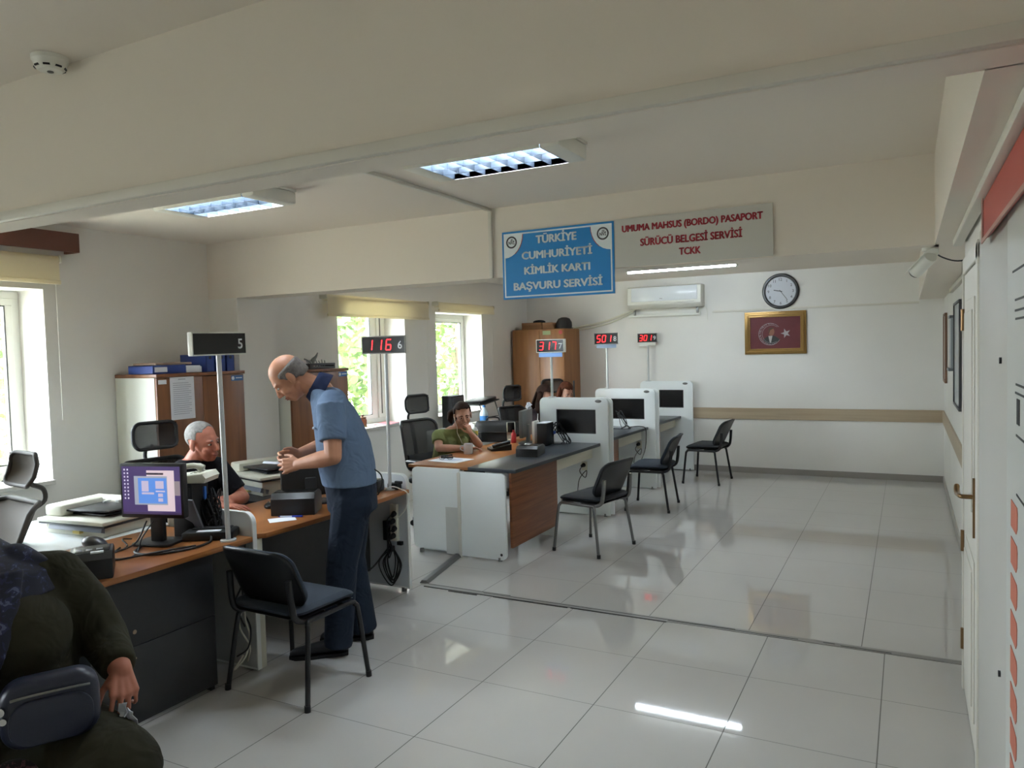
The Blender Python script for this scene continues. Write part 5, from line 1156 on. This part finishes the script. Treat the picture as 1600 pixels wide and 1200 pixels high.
def shoe(mb, heel, toe, z=0., w_=.045, h_=.085):
    a, b = V(heel), V(toe); d = (b-a).normalized(); s = V((-d.y, d.x, 0)); L = (b-a).length
    rr = []
    for f, hh, ww in ((.0, .045, .6), (.04, .08, .8), (.2, h_, .85), (.42, h_*.85, .88), (.62, .058, 1.0), (.82, .045, .98), (.95, .036, .7), (1.0, .022, .35)):
        rr.append((a+d*L*f+V((0, 0, z+hh/2+.002)), s*w_*ww, V((0, 0, hh/2))))
    mb.loft(rr, 20)
    return mb
def sole(mb, heel, toe, w_=.047):
    a, b = V(heel), V(toe); d = (b-a).normalized(); s = V((-d.y, d.x, 0)); L = (b-a).length
    pts = [(f*L, w) for f, w in ((-.005, -.5), (.1, -.82), (.4, -.8), (.65, -1), (.9, -.8), (1.01, -.2), (1.01, .2), (.9, .8), (.65, 1), (.4, .8), (.1, .82), (-.005, .5))]
    M = Matrix((( d.x, s.x, 0, a.x), (d.y, s.y, 0, a.y), (0, 0, 1, 0), (0, 0, 0, 1)))
    mb.prism([(x, w*w_) for x, w in pts], .018, M); return mb

# ---- the standing man
t = Thing('person', 'balding man in blue polo shirt and dark trousers standing bent over the desk', 'person', (-2.85, 3.28, 0), math.atan2(-.65, -.76))
TS = [(-.08, 0, .86, .125, .16), (-.07, 0, .98, .140, .165), (-.058, 0, 1.06, .148, .168), (-.045, 0, 1.18, .140, .175), (-.018, 0, 1.30, .122, .182), (.008, 0, 1.385, .103, .178), (.04, 0, 1.45, .080, .135), (.07, 0, 1.495, .062, .080)]
H = hframe((.235, 0, 1.557), .06, .84)
b = MB(); b.loft(rings(TS)); b.cap((.055, 0, 1.47), .062, (.185, 0, 1.545), .056); head_prims(b, H)
arms = {1: ((.015, .165, 1.405), (.01, .252, 1.135), (.195, .125, 1.088)), -1: ((.015, -.165, 1.405), (.03, -.245, 1.15), (.205, -.105, 1.115))}
for s, (sh, el, wr) in arms.items():
    b.chain([(sh, .06), (V(sh).lerp(V(el), .5), .052), (el, .045), (V(el).lerp(V(wr), .35), .046), (wr, .029)])
hand_prims(b, (.198, .122, 1.087), (.93, -.34, -.12), (-.15, -.9, -.25), (.3, -.2, .9), (30, 44, 35))
hand_prims(b, (.208, -.102, 1.115), (.93, .36, -.10), (-.15, .9, -.25), (.3, .2, .9), (30, 44, 35))
for s, (hx, kx, ax, ay) in {1: (-.07, -.01, .035, .075), -1: (-.085, -.06, -.115, -.125)}.items():
    b.chain([((hx, s*.085, .88), .09), ((kx, s*.095, .50), .062), ((ax, ay, .09), .045)])
t.part('body', remesh(b, .0042, 5), SKIN_M, sm=180)
face_bits(t, H, 1, HGREY)
m = MB()
for zz, a0, a1 in ((.036, 66, 294), (.012, 78, 282), (-.014, 104, 256), (-.036, 125, 235)):
    m.chain([(H @ V((-.012+.082*math.cos(math.radians(a)), .066*math.sin(math.radians(a)), zz)), .021 if zz > -.03 else .017) for a in range(a0, a1+1, 12)])
m = remesh(m, .005, 8); t.part('hair', m, mat('hair_salt', '6f6863', .75, bump=.5, bscale=160, var=.25, vscale=70), sm=60)
POLO = cloth('polo_blue', '60728a'); NAVYC = cloth('polo_collar_navy', '1b2440'); TRS = cloth('trousers_navy', '1e2735')
b = MB(); b.loft(rings(grow([(-.072, 0, .945, .140, .168)]+TS[2:], .012))); 
for s, (sh, el, wr) in arms.items():
    q = V(sh).lerp(V(el), .70); b.cap(V(sh)+V((-.01, -s*.035, .0)), .082, V(sh)+V((0, 0, -.02)), .078); b.cyl(V(sh)+V((0, 0, .0)), q, .080, .073, 24)
t.part('polo_shirt', remesh(b, .006, 9), POLO, sm=180)
m = MB(); tb = MB(); tb.loft([(c, V((-.5, 0, .866))*r, V((0, r*1.05, 0))) for c, r in (((.048, 0, 1.470), .104), ((.080, 0, 1.492), .092), ((.108, 0, 1.512), .080), ((.110, 0, 1.513), .073), ((.07, 0, 1.488), .072))], 32, cap=False); bmesh.ops.solidify(tb.bm, geom=list(tb.bm.faces), thickness=.004); m._take(tb.bm)
t.part('collar', m, NAVYC, sm=60)
m = MB(); m.box((-.006, -.035, -.004), (.006, .035, .004), .002, None); o = m; k_ = MB(); k_._take(o.bm, T((.112, .07, 1.275)) @ RY(.2)); t.part('chest_card', k_, PAPER)
b = MB(); b.loft(rings(grow([(-.085, 0, .80, .13, .17), (-.08, 0, .90, .132, .165), (-.072, 0, .985, .138, .163)], .010)))
LEG = {1: ((-.075, .088, .84), (-.012, .098, .50), (.022, .078, .055)), -1: ((-.09, -.088, .84), (-.06, -.10, .50), (-.125, -.128, .055))}
for s, (h_, k_, a_) in LEG.items():
    b.cap(h_, .108, k_, .086); b.cyl(k_, a_, .086, .078, 24); b.cap(V(h_)+V((-.02, 0, 0)), .105, V(h_)+V((0, -s*.03, .05)), .10)
t.part('trousers', remesh(b, .007, 4), TRS, sm=180)
SHOE = mat('shoe_black', '121214', .45); SOLE = mat('shoe_sole', '0d0d0e', .7)
for h_, e_ in (((-.03, .072, 0), (.285, .06, 0)), ((-.18, -.128, 0), (.125, -.15, 0))):
    m = MB(); shoe(m, V(h_)+V((0, 0, .014)), V(e_)+V((0, 0, .014))); s_ = t.part('shoe', remesh(m, .006, 2), SHOE, sm=180)
    m = MB(); sole(m, h_, e_); t.part('sole', m, SOLE, sub=s_)
solo('identity_card', (lambda m: (m._take(MB().box((-.055, -.042, 0), (.055, .042, .0012)).bm, t.M @ T((.335, .015, 1.087)) @ RY(-.12)), m)[1])(MB()), mat('card_pale', 'c9ced6', .5), 'thin pale card held in the standing man\'s two hands', 'card')
solo('bag_strap', (lambda m: (m._take(MB().tube([(-.205, .06, 1.03), (-.245, .04, .99), (-.25, .02, .93), (-.225, .01, .87)], .004, 6).bm, t.M), m)[1])(MB()), CABLE, 'thin black strap loop at the standing man\'s back waist', 'strap')

# ---- seated clerk in black
t = Thing('person', 'grey haired clerk in black T-shirt seated behind the second desk', 'person', (-4.12, 3.27, 0), -.26)
TS = [(-.02, 0, .50, .13, .18), (.0, 0, .62, .13, .175), (.03, .005, .76, .13, .18), (.065, .015, .88, .12, .19), (.09, .02, .96, .10, .18), (.105, .025, 1.01, .075, .12), (.115, .03, 1.04, .06, .075)]
H = hframe((.165, .07, 1.148), .42, .12, .14)
b = MB(); b.loft(rings(TS)); b.cap((.11, .03, 1.01), .064, (.15, .062, 1.09), .058); head_prims(b, H, 1.02)
AR = {1: ((.09, .195, .955), (.21, .30, .76), (.335, .155, .782)), -1: ((.09, -.155, .95), (.20, -.17, .775), (.40, .06, .762))}
for s, (sh, el, wr) in AR.items(): b.chain([(sh, .06), (V(sh).lerp(V(el), .5), .052), (el, .044), (V(el).lerp(V(wr), .35), .045), (wr, .030)])
hand_prims(b, AR[1][2], (.55, -.83, .02), (-.55, -.35, -.6), (.5, .3, .8), (30, 40, 30))
hand_prims(b, AR[-1][2], (.66, .75, -.02), (.0, .0, -1), (-.7, .6, 0), (8, 16, 12))
for s in (-1, 1): b.chain([((-.01, s*.10, .53), .092), ((.40, s*.13, .535), .068), ((.38, s*.14, .10), .048)])
t.part('body', remesh(b, .0045, 5), SKIN_R, sm=180)
face_bits(t, H, 1.02, HGREY)
m = MB(); cap_hair(m, H, 1.02, lambda x, y, z: (z > .075 and x < .055) or (x < .02 and z > .02) or (x < -.03 and z > -.045), r=(.101, .080, .091)); t.part('hair', remesh(m, .005, 8), HGREY, sm=180)
BT = cloth('tshirt_black', '121216'); BTR = cloth('trousers_black', '1a1a1d')
b = MB(); b.loft(rings(grow(TS, .012)))
for s, (sh, el, wr) in AR.items(): b.cap(V(sh)+V((-.01, -s*.04, 0)), .078, sh, .076); b.cyl(sh, V(sh).lerp(V(el), .78), .076, .066, 22)
t.part('t_shirt', remesh(b, .007, 4), BT, sm=180)
b = MB(); b.loft(rings(grow(TS[:2], .016)))
for s in (-1, 1): b.chain([((-.01, s*.10, .54), .105), ((.40, s*.13, .54), .083), ((.38, s*.14, .09), .066)])
t.part('trousers', remesh(b, .009, 4), BTR, sm=180)
for s in (-1, 1):
    m = MB(); shoe(m, (.33, s*.14, .014), (.58, s*.16, .014)); t.part('shoe', remesh(m, .008, 2), SHOE, sm=180)

# ---- woman in green
t = Thing('person', 'woman in green top with tied brown hair resting hand on her mouth', 'person', (-3.97, 6.18, 0), -.436)
TS = [(-.05, 0, .50, .12, .175), (-.02, 0, .60, .11, .15), (.02, .0, .72, .105, .145), (.055, .01, .82, .115, .155), (.085, .02, .89, .09, .16), (.10, .03, .935, .065, .11), (.11, .04, .96, .05, .065)]
H = hframe((.185, .07, 1.063), -.42, .22, .10)
b = MB(); b.loft(rings(TS)); b.cap((.11, .04, .93), .05, (.16, .065, 1.0), .047); head_prims(b, H, .96, True)
b.ell((.145, .07, .80), (.06, .06, .06)); b.ell((.14, -.06, .80), (.06, .06, .06))
AR = {1: ((.09, .17, .885), (.26, .20, .775), (.285, .085, .90)), -1: ((.08, -.145, .875), (.17, -.20, .772), (.335, .03, .762))}
for s, (sh, el, wr) in AR.items(): b.chain([(sh, .05), (V(sh).lerp(V(el), .5), .043), (el, .037), (V(el).lerp(V(wr), .35), .036), (wr, .024)])
hand_prims(b, AR[1][2], (-.05, -.30, .85), (-.85, -.3, -.1), (-.2, -.8, .3), (45, 70, 40), .88)
hand_prims(b, AR[-1][2], (.45, .88, -.02), (.2, -.1, -1), (-.8, .5, .1), (20, 30, 25), .88)
for s in (-1, 1): b.chain([((-.03, s*.09, .53), .09), ((.36, s*.10, .535), .06), ((.34, s*.10, .10), .042)])
t.part('body', remesh(b, .0045, 5), SKIN_P, sm=180)
face_bits(t, H, .96, HBROWN)
m = MB(); cap_hair(m, H, .96, lambda x, y, z: (z > .062+.25*max(0, x)) or (x < .03 and z > .015) or (x < -.01 and z > -.05), r=(.112, .090, .102))
m.chain([(H @ V((-.085, -.045, .03)), .034), (H @ V((-.10, -.098, .0)), .036), (H @ V((-.09, -.112, -.05)), .03), (H @ V((-.08, -.105, -.09)), .012)]); t.part('hair', remesh(m, .005, 5), HBROWN, sm=180)
GRN = cloth('top_green', '767d50'); JEAN = cloth('trousers_grey', '2c2f38')
b = MB(); b.loft(rings(grow(TS[:-1], .010))); b.ell((.15, .07, .80), (.066, .068, .066)); b.ell((.145, -.06, .80), (.066, .068, .066))
for s, (sh, el, wr) in AR.items(): b.cap(V(sh)+V((-.01, -s*.04, 0)), .066, sh, .064); b.cyl(sh, V(sh).lerp(V(el), .55), .064, .06, 22)
t.part('green_top', remesh(b, .007, 4), GRN, sm=180)
b = MB(); b.loft(rings(grow(TS[:2], .014)))
for s in (-1, 1): b.chain([((-.03, s*.09, .54), .102), ((.36, s*.10, .54), .075), ((.34, s*.10, .09), .06)])
t.part('trousers', remesh(b, .009, 4), JEAN, sm=180)
for s in (-1, 1):
    m = MB(); shoe(m, (.30, s*.10, .014), (.52, s*.11, .014), w_=.04); t.part('shoe', remesh(m, .008, 2), SHOE, sm=180)
solo('earphone_cord', (lambda m: (m._take(MB().tube([H @ V((.012, -.085, .0)), H @ V((.02, -.082, -.05)), H @ V((.035, -.07, -.10)), V((.19, .0, .90)), V((.215, .02, .83)), V((.20, .05, .78))], .0028, 6, smooth=5).bm, t.M), m)[1])(MB()), PVC, 'white earphone cord hanging from the ear of the woman in green', 'earphones')

# ---- two women behind the first screen partition
def office_woman(x, y, rz, hz, hairm, topc, label, face_pitch, long=True):
    t = Thing('person', label, 'person', (x, y, 0), rz, 'women working behind the screen partitions')
    dz = hz-1.13
    TS = [(-.05, 0, .50, .12, .17), (-.02, 0, .62+dz*.3, .105, .15), (.0, 0, .80+dz*.6, .11, .155), (.02, 0, .93+dz, .085, .165), (.035, 0, .985+dz, .06, .10), (.045, 0, 1.01+dz, .05, .06)]
    H = hframe((.095, 0, 1.13+dz), 0, face_pitch)
    b = MB(); b.loft(rings(TS)); b.cap((.045, 0, .99+dz), .05, (.07, 0, 1.07+dz), .047); head_prims(b, H, .96, True)
    AR = {s: ((.02, s*.165, .92+dz), (.16, s*.22, .775), (.37, s*.12, .77)) for s in (-1, 1)}
    for s, (sh, el, wr) in AR.items():
        b.chain([(sh, .05), (el, .038), (wr, .025)]); hand_prims(b, wr, (.95, -s*.3, 0), (0, 0, -1), (.2, -s, 0), (12, 18, 14), .88)
    for s in (-1, 1): b.chain([((-.03, s*.09, .53), .09), ((.36, s*.10, .535), .06), ((.34, s*.10, .10), .042)])
    t.part('body', remesh(b, .006, 4), SKIN_P, sm=180); face_bits(t, H, .96, HBROWN)
    m = MB(); cap_hair(m, H, .96, lambda x, y, z: (z > .06+.25*max(0, x)) or (x < .03 and z > -.01) or (x < .0 and z > -.08), r=(.114, .092, .104))
    if long:
        for s in (-1, 1): m.chain([(H @ V((-.02, s*.075, .03)), .034), (H @ V((-.01, s*.088, -.08)), .032), (V((.06, s*.11, .93+dz)), .034), (V((.08, s*.10, .80+dz)), .018)])
        m.loft([(H @ V((-.085, 0, .03)), V((.03, 0, 0)), V((0, .075, 0))), (V((-.045, 0, .98+dz)), V((.035, 0, 0)), V((0, .11, 0))), (V((-.095, 0, .80+dz)), V((.03, 0, 0)), V((0, .10, 0)))])
    t.part('hair', m, hairm, sm=60)
    C = cloth(topc[0], topc[1]); b = MB(); b.loft(rings(grow(TS[:-1], .011)))
    for s, (sh, el, wr) in AR.items(): b.cap(V(sh)+V((-.01, -s*.04, 0)), .066, sh, .062); b.cap(sh, .060, el, .05); b.cyl(el, V(el).lerp(V(wr), .8), .05, .04, 18)
    t.part('blouse', remesh(b, .009, 4), C, sm=180)
    b = MB(); b.loft(rings(grow(TS[:2], .014)))
    for s in (-1, 1): b.chain([((-.03, s*.09, .54), .102), ((.36, s*.10, .54), .075), ((.34, s*.10, .09), .06)])
    t.part('trousers', remesh(b, .011, 3), JEAN, sm=180)
office_woman(-3.86, 8.02, -.15, 1.125, HBROWN, ('blouse_dark', '2c2226'), 'woman with long dark brown hair just left of the first screen partition', .35)
office_woman(-3.98, 8.98, -.55, 1.115, HRED, ('blouse_brown', '4a3326'), 'auburn haired woman whose head tops the first screen partition', .50)

# ---- seated woman in the foreground
t = Thing('person', 'woman in dark olive coat and navy headscarf seated at the near left', 'person', (-2.437, 1.235, 0), -.652)
TS = [(.0, 0, .50, .20, .25), (.015, 0, .62, .20, .25), (.03, 0, .75, .19, .235), (.05, 0, .90, .18, .22), (.035, 0, 1.0, .13, .215), (.015, 0, 1.07, .09, .165), (.02, 0, 1.12, .06, .08)]
H = hframe((-.01, -.085, 1.275), .1, .18, -.05)
b = MB(); b.loft(rings(grow(TS, -.02))); b.cap((.01, -.03, 1.07), .06, (-.03, -.08, 1.19), .055); head_prims(b, H, .97, True)
AR = {1: ((.01, .195, 1.03), (-.01, .30, .80), (.165, .355, .745)), -1: ((.01, -.195, 1.03), (.06, -.29, .79), (.30, -.14, .70))}
for s, (sh, el, wr) in AR.items(): b.chain([(sh, .06), (el, .05), (wr, .032)])
hand_prims(b, AR[1][2], (.72, .12, -.62), (-.55, -.25, -.75), (.35, -.85, .1), (32, 46, 30), .96)
hand_prims(b, AR[-1][2], (.8, .55, -.1), (0, 0, -1), (.3, .8, 0), (14, 20, 18), .96)
KN = {1: (.40, .345, .555), -1: (.45, -.20, .555)}
for s in (-1, 1): b.chain([((.0, s*.13, .55), .10), (KN[s], .075), ((KN[s][0]-.02, KN[s][1], .10), .05)])
t.part('body', remesh(b, .004, 5), SKIN_R, sm=180); face_bits(t, H, .97, HDARKG)
OLV = cloth('coat_olive', '302e22'); 
b = MB(); b.loft(rings(TS[:-1]))
b.ell((.13, .10, .885), (.13, .135, .13)); b.ell((.13, -.10, .885), (.13, .135, .13)); b.ell((.11, 0, .70), (.19, .235, .16))
for s, (sh, el, wr) in AR.items(): b.cap(V(sh)+V((0, -s*.06, -.02)), .09, V(sh)+V((0, -s*.01, -.015)), .082); b.chain([(V(sh)+V((0, -s*.01, -.015)), .082), (V(sh).lerp(V(el), .5), .080), (el, .072)]); b.cyl(el, V(el).lerp(V(wr), .9), .072, .052, 24)
for s in (-1, 1): b.cap((.0, s*.14, .54), .14, KN[s], .12)
b.cap((.05, .05, .53), .13, (.27, .12, .52), .11); b.cap((.05, -.05, .53), .13, (.30, -.06, .52), .11)
t.part('coat', remesh(b, .007, 14), OLV, sm=180)
PRT = printed('skirt_print', '2a2326', '6d4b52', '8f7f7a', 26)
b = MB()
for s in (-1, 1): b.cap((KN[s][0]-.03, KN[s][1]*.95, .545), .122, (KN[s][0]-.04, KN[s][1]*.9, .25), .13); b.cyl((KN[s][0]-.04, KN[s][1]*.9, .25), (KN[s][0]-.05, KN[s][1]*.8, .07), .13, .15, 28)
b.cap((.30, .12, .50), .10, (.30, -.02, .30), .13); b.cap((.34, .10, .545), .075, (.40, .11, .45), .09)
t.part('skirt', remesh(b, .009, 4), PRT, sm=180)
SCF = printed('headscarf_print', '16182c', '1e2344', '4b5270', 30)
b = MB(); R3 = H.to_3x3()
def sc(z, hx, hy, x=.03): return ((x, 0, z), (hx, 0, 0), (0, hy, 0))
b.ell(H @ V((-.018, 0, .025)), (.115, .098, .118), R3)
b.loft([((-.03, -.088, 1.26), (.105, 0, 0), (0, .104, 0)), ((-.02, -.085, 1.19), (.115, 0, 0), (0, .106, 0)), ((-.015, -.075, 1.14), (.125, 0, 0), (0, .115, 0)), ((.01, -.05, 1.10), (.14, 0, 0), (0, .155, 0)), ((.02, -.02, 1.06), (.15, 0, 0), (0, .205, 0)), ((.04, -.01, 1.00), (.165, 0, 0), (0, .215, 0))])
b.loft([((.13, .0, 1.08), (.035, 0, 0), (0, .12, 0)), ((.21, .0, .98), (.03, 0, 0), (0, .115, 0)), ((.28, .0, .88), (.022, 0, 0), (0, .09, 0)), ((.285, -.01, .76), (.014, 0, 0), (0, .05, 0))])
b.cap((.02, .08, 1.075), .06, (.05, .165, 1.075), .012)
k_ = remesh(b, .0055, 4)
bm_ = k_.bm; Hi = H.inverted()
bmesh.ops.delete(bm_, geom=[v for v in bm_.verts if (lambda q: q.x > .045 and abs(q.y) < .068 and -.105 < q.z < .085)(Hi @ v.co)], context='VERTS')
t.part('headscarf', k_, SCF, sm=180)
for s in (-1, 1):
    m = MB(); shoe(m, (KN[s][0]-.08, KN[s][1]*.85, .014), (KN[s][0]+.17, KN[s][1]*.95, .014)); t.part('shoe', remesh(m, .008, 2), SHOE, sm=180)
FW = t.M
visitor_chair(-2.46, 1.28, -.652-PI/2, SHELL, 'black visitor chair under the seated woman in the olive coat', GFAB)
# handbag and tissue
t = Thing('handbag', 'rounded navy handbag on the lap of the woman in the olive coat', 'handbag', FW @ V((.345, .195, .66)), -.652+.15)
BAGM = mat('bag_navy', '1b2035', .4, bump=.1, bscale=30)
m = MB()
m.prism(rrect(-.115, 0, .115, .18, .055, 8), .09, T((.045, 0, 0)) @ Matrix(((0, 0, -1, 0), (1, 0, 0, 0), (0, 1, 0, 0), (0, 0, 0, 1))), bev=.025)
t.part('body', m, BAGM, sm=50)
m = MB(); m.prism(rrect(-.097, .0, .097, .12, .05, 8), .012, T((.045, 0, .015)) @ FACE_E, bev=.005); t.part('front_pocket', m, BAGM, sm=50)
m = MB(); m.tube([(.05, -.09, .145), (.0575, -.05, .15), (.0575, .05, .15), (.05, .09, .145)], .0035, 6); t.part('zip', m, GREYM, sm=60)
m = MB(); m.cyl((.03, -.108, .12), (.045, -.114, .12), .012, seg=12); m.cyl((.03, -.104, .095), (.048, -.108, .095), .009, seg=12); t.part('buckle', m, CHROME, sm=60)
m = MB(); m.tube([(.0, -.12, .13), (-.06, -.20, .22), (-.13, -.24, .33)], .009, 6); t.part('strap', m, BAGM, sm=60)
t = Thing('paper_tissue', 'crumpled white tissue in the hand of the woman in the olive coat', 'tissue', FW @ V((.275, .365, .675)))
m = MB(); rnd = random.Random(2); g = [[(.012*i+rnd.uniform(-.005, .005), .004*j+rnd.uniform(-.008, .008), -.013*j+rnd.uniform(-.005, .005)) for i in range(4)] for j in range(5)]; m.sheet(g, .0015)
g = [[(.010*i-.01+rnd.uniform(-.005, .005), -.01+rnd.uniform(-.008, .008), .02-.012*j+rnd.uniform(-.005, .005)) for i in range(4)] for j in range(4)]; m.sheet(g, .0015); t.part('tissue', m, PAPER, sm=40)
# ================================================================== OUTSIDE
gm = mat('outside_paving', 'a8a493', .9, var=.1, vscale=1.5)
g = MB(); g.quad((-60, -40, -.6), (XL-.3, -40, -.6), (XL-.3, 60, -.6), (-60, 60, -.6)); struct('ground_outside', g, gm)
LEAF = [mat('leaf_green', '5c7244', .6), mat('leaf_light', '7e8f5c', .6), mat('leaf_deep', '465a3a', .6)]
for _l in LEAF:
    _nt = _l.node_tree; _t = _nt.nodes.new('ShaderNodeBsdfTranslucent'); _t.inputs[0].default_value = (.16, .24, .06, 1); _m = _nt.nodes.new('ShaderNodeMixShader'); _m.inputs[0].default_value = .4
    _o = [n for n in _nt.nodes if n.type == 'OUTPUT_MATERIAL'][0]
    _nt.links.new(_nt.nodes['Principled BSDF'].outputs[0], _m.inputs[1]); _nt.links.new(_t.outputs[0], _m.inputs[2]); _nt.links.new(_m.outputs[0], _o.inputs[0])
BARK = mat('bark', '5a4a3a', .9, bump=.3, bscale=20)
def tree(x, y, hgt, rad, label, seed, n=5200, ls=.11):
    rnd = random.Random(seed); t = Thing('leafy_tree', label, 'tree', (x, y, -.6), group='trees outside the windows')
    m = MB(); m.tube([(0, 0, 0), (.05, .03, hgt*.3), (-.03, .0, hgt*.6), (0, .05, hgt*.85)], [.14, .12, .11, .10, .09, .08, .07, .06, .05, .04, .03, .02, .02], 8); t.part('trunk', m, BARK)
    bl = [(V((rnd.gauss(0, rad*.45), rnd.gauss(0, rad*.45), hgt*rnd.uniform(.18, 1.0))), rad*rnd.uniform(.3, .55)) for _ in range(22)]
    vs = []; fs_ = []; mi = []
    for k in range(n):
        c, r = bl[rnd.randrange(len(bl))]
        d = V((rnd.gauss(0, 1), rnd.gauss(0, 1), rnd.gauss(0, 1))).normalized()*r*rnd.uniform(.55, 1.0); p = c+d
        if p.z < .15: p.z = .15+rnd.random()*.3
        a = V((rnd.gauss(0, 1), rnd.gauss(0, 1), rnd.gauss(0, .7))).normalized(); b = a.orthogonal().normalized(); s = ls*rnd.uniform(.6, 1.3)
        i = len(vs); vs += [p-a*s, p-b*s*.45+a*s*.1, p+a*s, p+b*s*.45+a*s*.1]; fs_.append((i, i+1, i+2, i+3)); mi.append(rnd.choice((0, 0, 1, 1, 2)))
    me = bpy.data.meshes.new('foliage'); me.from_pydata([tuple(v) for v in vs], [], fs_)
    for l in LEAF: me.materials.append(l)
    me.polygons.foreach_set('material_index', mi)
    o = bpy.data.objects.new('foliage', me); COL.objects.link(o); o.parent = t.o
tree(-8.6, 9.6, 4.6, 1.9, 'leafy green tree close outside, seen through the window behind the display showing 116', 1, 7000)
tree(-13.8, 13.6, 6.0, 2.2, 'leafy green tree behind the first, between the two far windows', 2)
tree(-9.4, 15.2, 4.8, 1.7, 'light green tree seen through the narrow window beside the blue sign', 3, 6000)
tree(-14.5, 20.5, 6.5, 2.8, 'tall leafy tree farther out beyond the narrow window', 4)
tree(-18.0, 6.5, 6.0, 2.2, 'leafy green tree farther out, left of the display showing 116', 5)
tree(-10.5, 4.6, 5.0, 1.8, 'leafy tree outside the far left window', 6, 4000)
